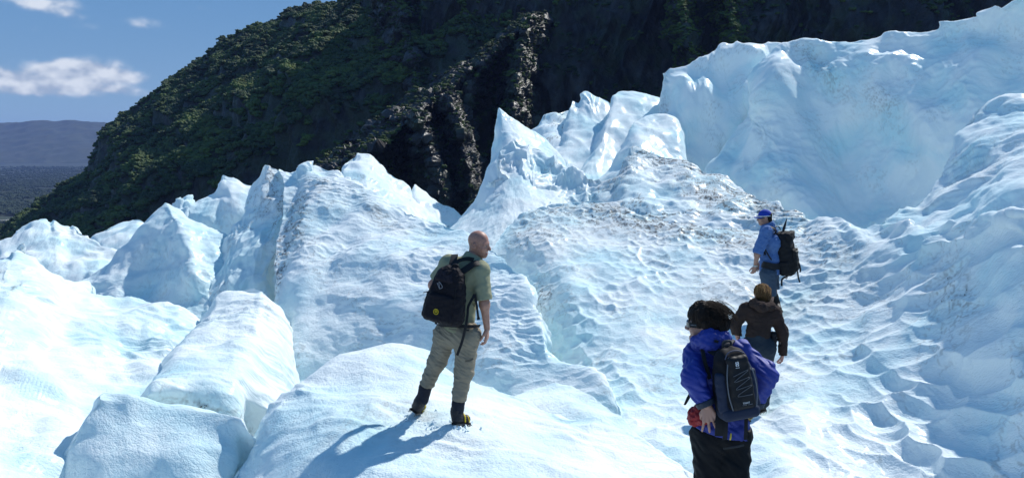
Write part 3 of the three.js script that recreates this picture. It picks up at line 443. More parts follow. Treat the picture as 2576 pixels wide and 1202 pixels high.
function rockColour(s, veg = 0) {
  const g = fbm(s.x * .02, s.y * .008, s.z * .02, 4, .55), f = n3(s.x * .09, s.y * .05, s.z * .09), q = clamp(.4 + .35 * g + .25 * f);
  let r = mix(.011, .10, q * q), gg = mix(.011, .097, q * q), b = mix(.0115, .092, q * q);
  const v = sstep(.05, .5, veg + .5 * fbm(s.x * .03 + 50, s.y * .03, s.z * .03, 3, .6));
  return [mix(r, .035, v), mix(gg, .045, v), mix(b, .02, v)];
}
function cliff(name, label, rows, o) {
  const R = rows.map(pts), bk = o.back ?? 120;
  const all = o.noBack ? R : [behind(R[0], bk * 2, bk * 1.6), behind(R[0], bk * .8, bk * .3), ...R];
  const L = loft(all, o.nu, o.nv), S = o.seed;
  const geo = finish(L, (s) => {
    let h = (o.lump ?? 14) * fbm(s.x * .006 + S, s.y * .005, s.z * .006, 4, .5);
    const gx = s.x + 20 * n3(s.x * .008, s.y * .012, s.z * .008 + S);
    h += (o.rib ?? 10) * (ridged(gx * (o.rf ?? .012), s.y * .0025, s.z * .006 + S, 4) - 1.1);
    h += (o.crag ?? 2) * (ridged(s.x * .06, s.y * .035, s.z * .06 + S, 3) - 1);
    return h;
  }, (s) => rockColour(s, o.veg ?? 0));
  const m = structure(name, geo, rockMat, label);
  // trees grow where the ground lies back enough
  const p = geo.attributes.position, nn = geo.attributes.normal, w = o.nu + 1;
  if (o.trees) for (let t = 0; t < o.trees; t++) {
    const c = Math.floor(rc() * o.nu), j = Math.floor(rc() * o.nv), i = j * w + c, f = rc(), g = rc(), k = i + (f > .5 ? 1 : 0) , l = k + (g > .5 ? w : 0), e = rc();
    const x = mix(p.getX(i), p.getX(i + 1), e), y = mix(p.getY(i), p.getY(i + w), g), z = mix(p.getZ(i), p.getZ(i + w), g), ny = nn.getY(i);
    const keep = sstep(o.t0 ?? .25, o.t1 ?? .55, ny + .22 * n3(x * .02, y * .02, z * .02 + 5));
    if (rc() < keep) crown(x, mix(y, p.getY(i + 1), 0), z, o.size ?? 5.5, o.tone);
  }
  return m;
}
cliff('forested_mountain', 'dark mountain with dense green bush and bare rock flanks', [
  [[-160, 670, 1648], [0, 585, 1546], [50, 550, 1520], [100, 520, 1495], [150, 486, 1468], [200, 456, 1443], [222, 426, 1430], [236, 391, 1417], [250, 352, 1417], [270, 322, 1417], [320, 296, 1417], [376, 246, 1417], [426, 206, 1417], [501, 156, 1417], [556, 121, 1404], [626, 91, 1391], [691, 56, 1378], [741, 28, 1366], [801, 22, 1352], [860, 4, 1339], [950, -60, 1327], [1100, -150, 1314], [1300, -260, 1314]],
  [[-160, 690, 1342], [0, 615, 1264], [60, 585, 1241], [110, 560, 1219], [160, 535, 1196], [210, 505, 1179], [240, 475, 1168], [268, 435, 1163], [295, 395, 1159], [330, 370, 1157], [380, 330, 1151], [430, 290, 1147], [490, 255, 1143], [560, 215, 1132], [630, 180, 1120], [700, 150, 1110], [760, 120, 1098], [820, 100, 1089], [880, 80, 1083], [960, 50, 1080], [1080, 10, 1075], [1280, -60, 1073]],
  [[-160, 720, 1120], [0, 655, 1070], [100, 625, 1040], [180, 600, 1015], [240, 570, 995], [290, 525, 985], [340, 480, 980], [390, 440, 975], [450, 405, 970], [520, 365, 965], [590, 325, 955], [660, 290, 945], [720, 260, 935], [780, 235, 928], [840, 205, 925], [900, 180, 922], [980, 150, 922], [1090, 120, 920], [1280, 80, 920]],
  [[-160, 760, 1019], [0, 705, 990], [120, 685, 965], [220, 660, 946], [300, 610, 936], [370, 560, 931], [440, 515, 926], [520, 470, 921], [600, 430, 913], [680, 400, 906], [760, 370, 896], [850, 340, 890], [940, 310, 887], [1050, 280, 884], [1280, 250, 882]],
  [[-160, 820, 941], [120, 800, 912], [300, 760, 893], [520, 680, 883], [760, 600, 864], [940, 560, 854], [1280, 520, 845]],
], { seed: 1, nu: 330, nv: 230, lump: 9, rib: 12, crag: 2, veg: .45, trees: 110000, t0: .52, t1: .72, size: 7, back: 140 });
cliff('rock_face', 'sheer dark rock face filling the back of the valley', [
  [[1060, -300, 1000], [1300, -300, 1010], [1600, -330, 1000], [1900, -340, 980], [2200, -360, 960], [2500, -380, 940], [2900, -400, 900]],
  [[1060, -60, 960], [1300, -60, 965], [1600, -70, 955], [1900, -80, 935], [2200, -90, 910], [2500, -100, 890], [2900, -110, 850]],
  [[1060, 200, 930], [1300, 200, 935], [1600, 190, 925], [1900, 180, 905], [2200, 180, 880], [2500, 170, 860], [2900, 160, 820]],
  [[1060, 460, 900], [1300, 460, 900], [1600, 440, 890], [1900, 430, 870], [2200, 430, 850], [2500, 420, 830], [2900, 420, 790]],
  [[1060, 680, 870], [1600, 660, 860], [2200, 650, 820], [2900, 640, 760]],
], { seed: 2, nu: 360, nv: 240, lump: 12, rib: 16, rf: .016, crag: 3.5, veg: .15, trees: 16000, t0: .2, t1: .7, size: 5, back: 160 });
// spurs: a ridge line from top to foot with two flanks falling back to the wall
function spur(name, label, line, w, depth, o) {
  const S = o.seed, n = line.length, fine = [];                // break the line into uneven steps
  for (let i = 0; i < n - 1; i++) for (let k = 0; k < 4; k++) { const t = k / 4, q = i * 4 + k; fine.push([mix(line[i][0], line[i + 1][0], t) + w * .22 * n3(q * .9, S, 1), mix(line[i][1], line[i + 1][1], t) + w * .14 * n3(q * .9, S, 2), mix(line[i][2], line[i + 1][2], t) + depth * .2 * n3(q * .7, S, 3)]); }
  fine.push(line[n - 1]);
  const wl = (i, k) => w * (.75 + .5 * i / fine.length) * (1 + .55 * n3(i * .45, k * 1.3, S));
  const flank = (k, dz) => fine.map(([x, y, d], i) => at(x + k * wl(i, k), y + Math.abs(k) * 7, d + dz * (1 + .3 * n3(i * .5, k, S + 4))));
  const rows = [flank(-1.9, depth * 1.9), flank(-1.3, depth * 1.2), flank(-.8, depth * .62), flank(-.35, depth * .24), flank(0, 0), flank(.25, depth * .3), flank(.55, depth * .7), flank(.95, depth * 1.25), flank(1.4, depth * 1.9)];
  for (const r of rows) { const a = r[0].clone().lerp(r[1], -.4); a.z -= depth * 1.2; a.y -= 5; r.unshift(a); }
  const L = loft(rows, o.nu ?? 130, o.nv ?? 76);
  const geo = finish(L, (s) => { const bed = s.y * .11 + s.x * .07 + 1.6 * n3(s.x * .02, s.y * .02, s.z * .02 + S), st = bed - Math.floor(bed); return -((o.lump ?? 6) * fbm(s.x * .022 + S, s.y * .016, s.z * .022, 4, .55) + (o.crag ?? 3) * .5 * (ridged(s.x * .08, s.y * .03, s.z * .08 + S, 4) - 1.1) + 1.6 * Math.abs(st - .35)); }, (s) => rockColour(s, o.veg ?? .02));
  const facets = geo.toNonIndexed(); facets.computeVertexNormals(); structure(name, facets, rockMat, label);     // broken faces keep their edges
  const p = geo.attributes.position, nn = geo.attributes.normal;
  for (let t = 0; t < (o.trees ?? 0) * 2; t++) { const i = Math.floor(rc() * p.count); if (rc() < sstep(.1, .5, Math.abs(nn.getY(i)) + .35 * n3(p.getX(i) * .02, p.getY(i) * .02, 3))) crown(p.getX(i) + 3 * (rc() - .5), p.getY(i), p.getZ(i), o.size ?? 4.2, o.tone); }
}
spur('rock_spur', 'bare rock rib catching the sun high on the mountain', [[985, -20, 960], [1012, 40, 930], [1032, 110, 905], [1046, 180, 890], [1058, 260, 870], [1066, 330, 860]], 42, 60, { seed: 3, trees: 900 });
spur('rock_spur', 'bush-covered rib beside the sunlit rock rib', [[1150, -40, 960], [1172, 30, 930], [1188, 100, 905], [1198, 150, 895], [1205, 210, 880]], 50, 60, { seed: 4, trees: 1600, veg: .3 });
spur('rock_spur', 'long rocky spur slanting down towards the ice', [[1205, 165, 780], [1165, 195, 760], [1110, 235, 730], [1060, 280, 700], [1000, 330, 680], [940, 372, 660], [890, 420, 640], [850, 480, 620]], 48, 70, { seed: 5, nu: 170, nv: 84, lump: 6, crag: 6, trees: 900, size: 3.4 });
spur('rock_spur', 'craggy buttress of pale streaked rock above the ice gap', [[1050, 285, 660], [1072, 330, 650], [1085, 390, 640], [1100, 450, 630], [1120, 520, 615], [1130, 600, 600]], 44, 60, { seed: 6, nu: 130, nv: 70, lump: 5, crag: 7, trees: 160, size: 3 });
spur('rock_spur', 'second craggy buttress right of the ice gap', [[1130, 235, 690], [1150, 300, 670], [1168, 370, 655], [1178, 440, 645], [1185, 520, 630]], 30, 50, { seed: 7, nu: 130, nv: 66, lump: 5, crag: 6, trees: 220, size: 3 });
spur('rock_spur', 'tall rock pillar with a vertical sunlit right edge', [[1345, 40, 800], [1322, 68, 780], [1312, 120, 765], [1306, 190, 750], [1298, 270, 735], [1285, 350, 720], [1270, 440, 700]], 30, 50, { seed: 8, nu: 130, nv: 66, lump: 4, crag: 5, trees: 700, size: 3.6 });
spur('rock_spur', 'dark crest leading down left from the rock pillar', [[1330, 55, 800], [1295, 85, 790], [1255, 120, 780], [1220, 160, 770], [1190, 210, 760], [1170, 270, 750]], 26, 50, { seed: 9, lump: 4, crag: 5, trees: 600, size: 3.6 });
spur('rock_spur', 'slender bush-clad rib left of the great ice wall', [[1700, -60, 860], [1716, 20, 840], [1728, 80, 825], [1736, 150, 815], [1742, 220, 800]], 22, 34, { seed: 10, trees: 1100, veg: .3, size: 3.6, tone: .9 });
spur('rock_spur', 'bush-clad rib above the crest of the great ice wall', [[1815, -60, 850], [1830, 0, 840], [1842, 50, 830], [1850, 110, 820], [1856, 200, 800]], 28, 34, { seed: 11, trees: 1300, veg: .3, size: 3.6, tone: .8 });

// ---------------------------------------------------------------- lowland, far hills, river flats
const PLAIN = -350;
{
  const g = new THREE.PlaneGeometry(90000, 60000, 300, 260); g.rotateX(-Math.PI / 2); g.translate(0, PLAIN, -25000);
  const p = g.attributes.position, c = new Float32Array(p.count * 3);
  for (let i = 0; i < p.count; i++) { const x = p.getX(i), z = p.getZ(i), q = clamp(.5 + .6 * fbm(x * .0009, 3, z * .0009, 4)); c.set([mix(.016, .03, q), mix(.03, .045, q), mix(.016, .022, q)], i * 3); p.setY(i, PLAIN + 8 * n3(x * .0012, 0, z * .0012)); }
  g.setAttribute('color', new THREE.BufferAttribute(c, 3)); g.computeVertexNormals();
  structure('lowland_ground', g, new THREE.MeshStandardMaterial({ vertexColors: true, roughness: .95 }), 'flat forested lowland beyond the mountain');
}
{
  const rows = [[], [], [], []];
  for (let i = 0; i <= 60; i++) {
    const x = -900 + i * 45, t = x / 100, y = 312 - 7 * Math.sin(t * .9 + .4) - 6 * n3(t * .5, 2, 1) - 4 * n3(t * 1.7, 5, 1) + Math.max(0, x - 200) * .02;
    rows[0].push(at(x, y, 17500)); rows[1].push(at(x, y + 22, 16800)); rows[2].push(at(x, y + 62, 15600)); rows[3].push(at(x, 412, 14400));
  }
  const L = loft([behind(rows[0], 1500, 350), behind(rows[0], 600, 60), ...rows], 420, 70);
  const geo = finish(L, (s) => 45 * (ridged(s.x * .0009, s.y * .0009, s.z * .0009, 4) - 1.1), (s) => { const q = clamp(.5 + .5 * n3(s.x * .002, s.y * .004, s.z * .002)); return [mix(.03, .05, q), mix(.045, .06, q), mix(.022, .03, q)]; });
  structure('far_hills', geo, new THREE.MeshStandardMaterial({ vertexColors: true, roughness: 1 }), 'long flat-topped blue hills on the horizon');
}
{
  const pale = new THREE.MeshStandardMaterial({ color: rgb(.30, .29, .27), roughness: .95 });
  const flat = (label, list) => {
    const s = new THREE.Shape(list.map(([x, y]) => { const p = at(x, y, 1), k = (PLAIN + 14) / p.y; return new THREE.Vector2(p.x * k, -p.z * k); }));
    const g = new THREE.ExtrudeGeometry(s, { depth: 6, bevelEnabled: false }); g.rotateX(-Math.PI / 2); g.translate(0, PLAIN + 8, 0); structure('river_bed', g, pale, label);
  };
  flat('pale gravel river flat at the foot of the mountain', [[-60, 556], [10, 553], [30, 550], [52, 548], [40, 553], [20, 560], [-60, 570]]);
  flat('thin pale river strip in front of the far hills', [[-60, 403], [0, 402.6], [26, 403.4], [40, 404.8], [20, 406], [-60, 407.4]]);
  flat('second pale river strip beside the mountain slope', [[60, 402.2], [120, 401.4], [180, 401.2], [230, 402], [180, 403.2], [110, 403.6]]);
}
// lowland bush, near part
{
  const r = mulberry(77);
  for (let i = 0; i < 16000; i++) {
    const y = 404 + 170 * Math.pow(r(), 1.6), x = -60 + 300 * r(), p = at(x, y, 1), k = (PLAIN + 4) / p.y; if (k < 0 || k > 12000) continue;
    const X = p.x * k, Z = p.z * k; if (y > 543 && y < 566 && x < 60) continue;
    if (n3(X * .0016, 0, Z * .0016) < -.35) continue;
    crown(X, PLAIN + 6 + 6 * r(), Z, 13 + 6 * r(), .05 * r());
  }
}
{
  const mats = new THREE.MeshStandardMaterial({ color: 0xffffff, roughness: .8 });
  crowns.forEach((list, k) => {
    // a crown: a lumpy dome broken into leaf clumps
    const parts = [], r = mulberry(31 + k);
    for (let i = 0; i < 12; i++) { const a = r() * 6.283, q = Math.sqrt(r()) * .42, h = .55 * Math.sqrt(Math.max(0, 1 - q * q * 3.2)) * (.5 + .5 * r()); const g = new THREE.IcosahedronGeometry(.17 + .1 * r(), 1); g.scale(1, .75, 1); const p = g.attributes.position; for (let m = 0; m < p.count; m++) { const f = 1 + .3 * n3(p.getX(m) * 9 + i, p.getY(m) * 9, p.getZ(m) * 9); p.setXYZ(m, p.getX(m) * f, p.getY(m) * f, p.getZ(m) * f); } g.translate(Math.cos(a) * q, h, Math.sin(a) * q); parts.push(g); }
    const geo = mergeGeometries(parts.map((g) => { g.deleteAttribute('uv'); return g; })); geo.computeVertexNormals();
    const im = new THREE.InstancedMesh(geo, mats, list.length); im.name = numbered('forest_canopy');
    list.forEach(([m, c], i) => { im.setMatrixAt(i, m); im.setColorAt(i, c); });
    im.castShadow = im.receiveShadow = true; tag(im, 'dense dark green bush covering the mountainside and lowland', 'forest', 'forest canopy', 'stuff'); scene.add(im);
  });
}
scene.fog = new THREE.FogExp2(new THREE.Color().setRGB(.30, .46, 1), 2.6e-5);

// ---------------------------------------------------------------- figures: distance fields of tapered limbs, meshed as one skin
const V3 = (x, y, z) => new THREE.Vector3(x, y, z);
const Jp = (D) => (px, py, dz = 0) => at(px / 1.3952, py / 1.3952, D + dz);      // a joint read off the full-size plate
function limb(a, b, ra, rb, o) { return { a, d: b.clone().sub(a), l2: Math.max(1e-9, b.distanceToSquared(a)), ra, rb, ...o }; }
function limbD(q, x, y, z) {
  let px = x - q.a.x, py = y - q.a.y, pz = z - q.a.z;
  const h0 = (px * q.d.x + py * q.d.y + pz * q.d.z) / q.l2, h = h0 < 0 ? 0 : h0 > 1 ? 1 : h0;
  px -= q.d.x * h; py -= q.d.y * h; pz -= q.d.z * h;
  if (q.n) { const s = (px * q.n.x + py * q.n.y + pz * q.n.z) * (1 / q.f - 1); px += q.n.x * s; py += q.n.y * s; pz += q.n.z * s; }
  return Math.sqrt(px * px + py * py + pz * pz) - (q.ra + (q.rb - q.ra) * h);
}
const smin = (a, b, k) => { const h = Math.max(0, k - Math.abs(a - b)) / k; return Math.min(a, b) - h * h * k * .25; };
function field(limbs, k = .03, grow = 0) {
  return (x, y, z) => { let d = 9; for (const q of limbs) { const e = limbD(q, x, y, z); if (e < d + k) d = d > 8 ? e : smin(d, e, q.k ?? k); } return d - grow; };
}
function boundsOf(limbs, pad) { const b = new THREE.Box3(); for (const q of limbs) { const r = Math.max(q.ra, q.rb); b.expandByPoint(q.a.clone().addScalar(r)); b.expandByPoint(q.a.clone().addScalar(-r)); const e = q.a.clone().add(q.d); b.expandByPoint(e.clone().addScalar(r)); b.expandByPoint(e.addScalar(-r)); } return b.expandByScalar(pad); }
function skin(f, box, cell, colour) {                         // surface nets
  const nx = Math.ceil((box.max.x - box.min.x) / cell) + 1, ny = Math.ceil((box.max.y - box.min.y) / cell) + 1, nz = Math.ceil((box.max.z - box.min.z) / cell) + 1;
  const v = new Float32Array(nx * ny * nz), { x: ox, y: oy, z: oz } = box.min; let i = 0;
  for (let z = 0; z < nz; z++) for (let y = 0; y < ny; y++) for (let x = 0; x < nx; x++) v[i++] = f(ox + x * cell, oy + y * cell, oz + z * cell);
  const id = new Int32Array(nx * ny * nz).fill(-1), P = [], I = [], sx = 1, sy = nx, sz = nx * ny, off = [0, sx, sy, sx + sy, sz, sz + sx, sz + sy, sz + sx + sy], E = [[0, 1], [0, 2], [0, 4], [1, 3], [1, 5], [2, 3], [2, 6], [3, 7], [4, 5], [4, 6], [5, 7], [6, 7]];
  for (let z = 0; z < nz - 1; z++) for (let y = 0; y < ny - 1; y++) for (let x = 0; x < nx - 1; x++) {
    const o = x + y * sy + z * sz; let m = 0; for (let c = 0; c < 8; c++) if (v[o + off[c]] < 0) m |= 1 << c; if (m === 0 || m === 255) continue;
    let a = 0, b = 0, c = 0, n = 0;
    for (const [p, q] of E) { if ((m >> p & 1) === (m >> q & 1)) continue; const t = v[o + off[p]] / (v[o + off[p]] - v[o + off[q]]); a += mix(p & 1, q & 1, t); b += mix(p >> 1 & 1, q >> 1 & 1, t); c += mix(p >> 2, q >> 2, t); n++; }
    id[o] = P.length / 3; P.push(ox + (x + a / n) * cell, oy + (y + b / n) * cell, oz + (z + c / n) * cell);
  }
  for (let z = 1; z < nz - 1; z++) for (let y = 1; y < ny - 1; y++) for (let x = 1; x < nx - 1; x++) {
    const o = x + y * sy + z * sz, s = v[o] < 0;
    for (const [d, e, g] of [[sx, sy, sz], [sy, sz, sx], [sz, sx, sy]]) {
      if (s === v[o + d] < 0) continue; const a = id[o], b = id[o - e], c = id[o - e - g], h = id[o - g]; if (a < 0 || b < 0 || c < 0 || h < 0) continue;
      if (s) I.push(a, b, c, a, c, h); else I.push(a, c, b, a, h, c);
    }
  }
  const N = new Float32Array(P.length), C = colour ? new Float32Array(P.length) : null, e = cell * .6;
  for (let k = 0; k < P.length; k += 3) {
    const x = P[k], y = P[k + 1], z = P[k + 2]; let a = f(x + e, y, z) - f(x - e, y, z), b = f(x, y + e, z) - f(x, y - e, z), c = f(x, y, z + e) - f(x, y, z - e); const q = Math.hypot(a, b, c) || 1; N[k] = a / q; N[k + 1] = b / q; N[k + 2] = c / q;
    if (C) { const w = colour(x, y, z); C[k] = w[0]; C[k + 1] = w[1]; C[k + 2] = w[2]; }
  }
  const g = new THREE.BufferGeometry(); g.setAttribute('position', new THREE.Float32BufferAttribute(P, 3)); g.setAttribute('normal', new THREE.BufferAttribute(N, 3)); if (C) g.setAttribute('color', new THREE.BufferAttribute(C, 3)); g.setIndex(I); return g;
}
function frame(c, fwd, up) { const f = fwd.clone().normalize(), r = up.clone().cross(f).normalize(), u = f.clone().cross(r); return { c, f, r, u, to: (x, y, z) => V3(c.x + r.x * x + u.x * y + f.x * z, c.y + r.y * x + u.y * y + f.y * z, c.z + r.z * x + u.z * y + f.z * z), from: (X, Yy, Z) => { const a = X - c.x, b = Yy - c.y, d = Z - c.z; return [a * r.x + b * r.y + d * r.z, a * u.x + b * u.y + d * u.z, a * f.x + b * f.y + d * f.z]; } }; }
const ell = (x, y, z, a, b, c) => { const k = Math.sqrt(x * x / (a * a) + y * y / (b * b) + z * z / (c * c)); return (k - 1) * Math.min(a, b, c); };
const cap = (x, y, z, ax, ay, az, bx, by, bz, ra, rb) => { const dx = bx - ax, dy = by - ay, dz = bz - az, h = clamp(((x - ax) * dx + (y - ay) * dy + (z - az) * dz) / (dx * dx + dy * dy + dz * dz)); return Math.hypot(x - ax - dx * h, y - ay - dy * h, z - az - dz * h) - mix(ra, rb, h); };
// a head in its own axes: x to its left ear, y up, z out of the face
function headField(o = {}) {
  return (x, y, z) => {
    const m = Math.abs(x);
    let d = ell(x, y - .036, z + .012, .077, .092, .099);
    d = smin(d, ell(x, y + .045, z - .026, .058, .078, .066), .035);
    d = smin(d, ell(x, y + .096, z - .066, .026, .022, .024), .025);        // chin
    d = smin(d, ell(m - .036, y + .022, z - .058, .026, .024, .026), .025); // cheek
    d = smin(d, cap(m, y, z, 0, .024, .086, .046, .022, .07, .013, .010), .018);   // brow
    d = Math.max(d, -(ell(m - .032, y - .003, z - .096, .018, .0085, .016)));       // eye socket
    d = smin(d, cap(x, y, z, 0, .012, .09, 0, -.026, .112, .009, .0135), .010);    // nose
    d = smin(d, ell(m - .012, y + .032, z - .1, .010, .008, .011), .006);
    d = smin(d, cap(m, y, z, 0, -.056, .094, .02, -.058, .084, .008, .006), .008); // lips
    d = smin(d, cap(m, y, z, 0, -.074, .09, .016, -.07, .083, .009, .006), .008);
    if (o.open) d = Math.max(d, -cap(m, y, z, 0, -.064, .1, .02, -.06 + (o.smile ?? 0), .09, o.open, o.open * .6));
    d = smin(d, Math.max(ell(m - .083, y + .004, z + .016 + (m - .083) * .8, .013, .034, .022), -ell(m - .099, y + .002, z + .012, .012, .021, .013)), .006); // ear
    d = smin(d, cap(x, y, z, 0, -.05, -.03, 0, -.16, -.045, .056, .058), .03);     // neck
    return d;
  };
}
function handLimbs(w, dir, out, side, curl = .5, spread = .1) {       // wrist, along, back of the hand, +1 thumb on the (dir x out) side
  const D = dir.clone().normalize(), O = out.clone().addScaledVector(D, -out.dot(D)).normalize(), T = D.clone().cross(O).multiplyScalar(side), L = [];
  const pt = (a, t, o) => w.clone().addScaledVector(D, a).addScaledVector(T, t).addScaledVector(O, o);
  [[.026, .092, .072, .0085], [.009, .096, .082, .009], [-.009, .091, .076, .0085], [-.026, .082, .06, .0075]].forEach(([t, k, len, r], i) => {
    const kn = pt(k, t * (1 + spread), 0); L.push(limb(pt(.012, t * .6, 0), kn, .014, .0125));
    let p = kn, a = curl * .45; const side2 = t * spread * 6;
    for (const [s, q] of [[.45, 1], [.32, .92], [.24, .82]]) { const e = p.clone().addScaledVector(D, Math.cos(a) * len * s * 1.02).addScaledVector(O, -Math.sin(a) * len * s * 1.02).addScaledVector(T, side2 * s * .35); L.push(limb(p, e, r * q, r * q * .92, { k: .006 })); p = e; a += curl * (.7 + .1 * i); }
  });
  const t0 = pt(.02, .022, -.006), t1 = pt(.052, .05, -.014), t2 = pt(.085, .056, -.022 - .012 * curl), t3 = pt(.108, .05, -.03 - .02 * curl);
  L.push(limb(t0, t1, .015, .0125), limb(t1, t2, .011, .0095, { k: .006 }), limb(t2, t3, .0092, .0078, { k: .006 }));
  return L;
}
// bump of woven cloth, and plain cloths
const weave = grainTexture(256, 21, [[2, 1], [4, .8], [24, .8]]); weave.repeat.set(6, 6);
const cloth = (r, g, b, rough = .85, extra = {}) => new THREE.MeshPhysicalMaterial({ color: rgb(r, g, b), roughness: rough, specularIntensity: rough > .6 ? .35 : .7, ...extra });
const wrinkle = (amp, fx, fy, fz, S = 0) => (x, y, z) => amp * (.6 * n3(x * fx + S, y * fy, z * fz) + .4 * n3(x * fx * 2.3, y * fy * 2.1 + S, z * fz * 2.3)) ;
function garment(name, limbs, mat, parent, o = {}) {
  const base = field(limbs, o.k ?? .04, o.grow ?? .012), wr = o.wr ?? wrinkle(.008, 7, 22, 7), cuts = o.cuts ?? [], adds = o.add;
  const f = (x, y, z) => { let d = base(x, y, z); if (adds) d = smin(d, adds(x, y, z), .015); if (d < .06 && d > -.06) d += wr(x, y, z); for (const c of cuts) { const e = (x - c.p.x) * c.n.x + (y - c.p.y) * c.n.y + (z - c.p.z) * c.n.z; if (!c.r || Math.hypot(x - c.p.x, y - c.p.y, z - c.p.z) < c.r) if (e > d) d = e; } return d; };
  return mesh(name, skin(f, boundsOf(limbs, .05 + (o.pad ?? 0)), o.cell ?? .012, o.colour), mat, parent);
}
const cut = (p, a, b, r) => ({ p, n: b.clone().sub(a).normalize(), r });      // keeps what lies before p on the way from a to b
function ribbon(points, width, thick, hint, closed = false, seg = 40) {       // flat webbing along a curve; hint = outward normal
  const curve = new THREE.CatmullRomCurve3(points, closed), P = [], I = [], t = V3(), s = V3(), n = V3();
  for (let i = 0; i <= seg; i++) {
    const p = curve.getPointAt(i / seg); curve.getTangentAt(i / seg, t); n.copy(typeof hint === 'function' ? hint(p, i / seg) : hint); n.addScaledVector(t, -n.dot(t)).normalize(); s.crossVectors(t, n);
    for (const [a, b] of [[-1, -1], [1, -1], [1, 1], [-1, 1]]) P.push(p.x + s.x * a * width / 2 + n.x * b * thick / 2, p.y + s.y * a * width / 2 + n.y * b * thick / 2, p.z + s.z * a * width / 2 + n.z * b * thick / 2);
    if (i) for (let k = 0; k < 4; k++) { const a = (i - 1) * 4 + k, b = (i - 1) * 4 + (k + 1) % 4; I.push(a, b, a + 4, b, b + 4, a + 4); }
  }
  const e = seg * 4; I.push(0, 2, 1, 0, 3, 2, e, e + 1, e + 2, e, e + 2, e + 3);
  let g = new THREE.BufferGeometry(); g.setAttribute('position', new THREE.Float32BufferAttribute(P, 3)); g.setIndex(I); g = g.toNonIndexed(); g.computeVertexNormals(); return g;
}
const cord = (points, r, seg = 30) => new THREE.TubeGeometry(new THREE.CatmullRomCurve3(points), seg, r, 6);
const rbox = (x, y, z, a, b, c, r) => { const dx = Math.abs(x) - a + r, dy = Math.abs(y) - b + r, dz = Math.abs(z) - c + r; return Math.hypot(Math.max(dx, 0), Math.max(dy, 0), Math.max(dz, 0)) + Math.min(Math.max(dx, dy, dz), 0) - r; };
function shell(fr, f, half, cell) {                            // meshes a field given in the axes of a frame, in place
  const g = skin((x, y, z) => f(x, y, z), new THREE.Box3(V3(-half[0], -half[1], -half[2]), V3(half[0], half[1], half[2])), cell);
  return g.applyMatrix4(new THREE.Matrix4().makeBasis(fr.r, fr.u, fr.f).setPosition(fr.c));
}
const mSkin = new THREE.MeshPhysicalMaterial({ vertexColors: true, roughness: .5, sheen: .2, sheenColor: rgb(.8, .5, .4), sheenRoughness: .5 });
const mBoot = cloth(.02, .02, .023, .6), mSole = cloth(.012, .012, .012, .8), mSteel = new THREE.MeshStandardMaterial({ color: rgb(.10, .095, .09), metalness: .8, roughness: .45 });
const mBlack = cloth(.014, .014, .017, .7), mStrap = cloth(.018, .018, .02, .65), mYellow = cloth(.62, .47, .02, .6), mTooth = cloth(.75, .72, .64, .4), mEyeWhite = cloth(.4, .36, .33, .3), mIris = cloth(.03, .025, .02, .2), mGlass = new THREE.MeshPhysicalMaterial({ color: rgb(.012, .012, .014), roughness: .08, clearcoat: 1 });

// boot with sole, laces and crampon; ankle and toe give its line, up is the shin
function boot(parent, ankle, heel, toe, shin, o = {}) {
  const dir = toe.clone().sub(heel).normalize(), L = [limb(shin, ankle, .056, .052), limb(ankle, heel.clone().addScaledVector(dir, .035), .052, .05), limb(heel.clone().addScaledVector(dir, .05), toe.clone().addScaledVector(dir, -.03), .047, .042)];
  const up = ankle.clone().sub(heel).addScaledVector(dir, -ankle.clone().sub(heel).dot(dir)).normalize(), fr = frame(heel.clone().lerp(toe, .5), dir, up);
  const base = field(L, .035, 0), len = heel.distanceTo(toe) / 2;
  const b = mesh('boot', skin((x, y, z) => Math.max(base(x, y, z) + .003 * n3(x * 30, y * 60, z * 30), -(fr.from(x, y, z)[1] + .034)), boundsOf(L, .02), .01), mBoot, parent);
  mesh('sole', shell(fr, (x, y, z) => Math.max(rbox(x, y + .042, z, .044 - .006 * Math.abs(z) / len, .012, len + .008, .01), -9), [.07, .08, len + .03], .009), mSole, b);
  const spikes = [];
  for (const s of [-1, 1]) for (let i = 0; i < 5; i++) { const c = new THREE.ConeGeometry(.007, .036, 5); c.rotateX(Math.PI); c.translate(s * .036, -.072, (i / 4 - .5) * 2 * len * .9); spikes.push(c); }
  for (const s of [-1, 1]) { const c = new THREE.ConeGeometry(.006, .04, 5); c.rotateX(Math.PI * .62); c.translate(s * .02, -.055, len + .018); spikes.push(c); const r = new THREE.BoxGeometry(.006, .014, len * 1.8); r.translate(s * .045, -.05, 0); spikes.push(r); }
  for (const k of [-.55, .5]) { const r = new THREE.BoxGeometry(.09, .006, .022); r.translate(0, -.056, k * len); spikes.push(r); }
  mesh('crampon', mergeGeometries(spikes.map((g) => (g.index ? g.toNonIndexed() : g))).applyMatrix4(new THREE.Matrix4().makeBasis(fr.r, fr.u, fr.f).setPosition(fr.c)), mSteel, b);
  if (o.binding) {
    mesh('binding_strap', ribbon([fr.to(-.05, -.03, len * .2), fr.to(-.045, .03, len * .12), fr.to(0, .058, len * .1), fr.to(.045, .03, len * .12), fr.to(.05, -.03, len * .2)], .011, .004, (p) => p.clone().sub(fr.to(0, -.01, len * .15))), mYellow, b);
    mesh('binding_strap', ribbon([fr.to(-.046, -.03, len * .8), fr.to(-.03, .03, len * .62), fr.to(.03, .03, len * .62), fr.to(.046, -.03, len * .8)], .009, .004, (p) => p.clone().sub(fr.to(0, -.02, len * .6))), mYellow, b);
    mesh('lace', cord([fr.to(.03, .09, -len * .05), fr.to(.06, .10, len * .1), fr.to(.065, .07, len * .12), fr.to(.04, .07, 0)], .003), mSole, b);
  }
  return b;
}
function person(label, group) { const g = new THREE.Group(); g.name = numbered('person'); scene.add(g); tag(g, label, 'person', group); return g; }
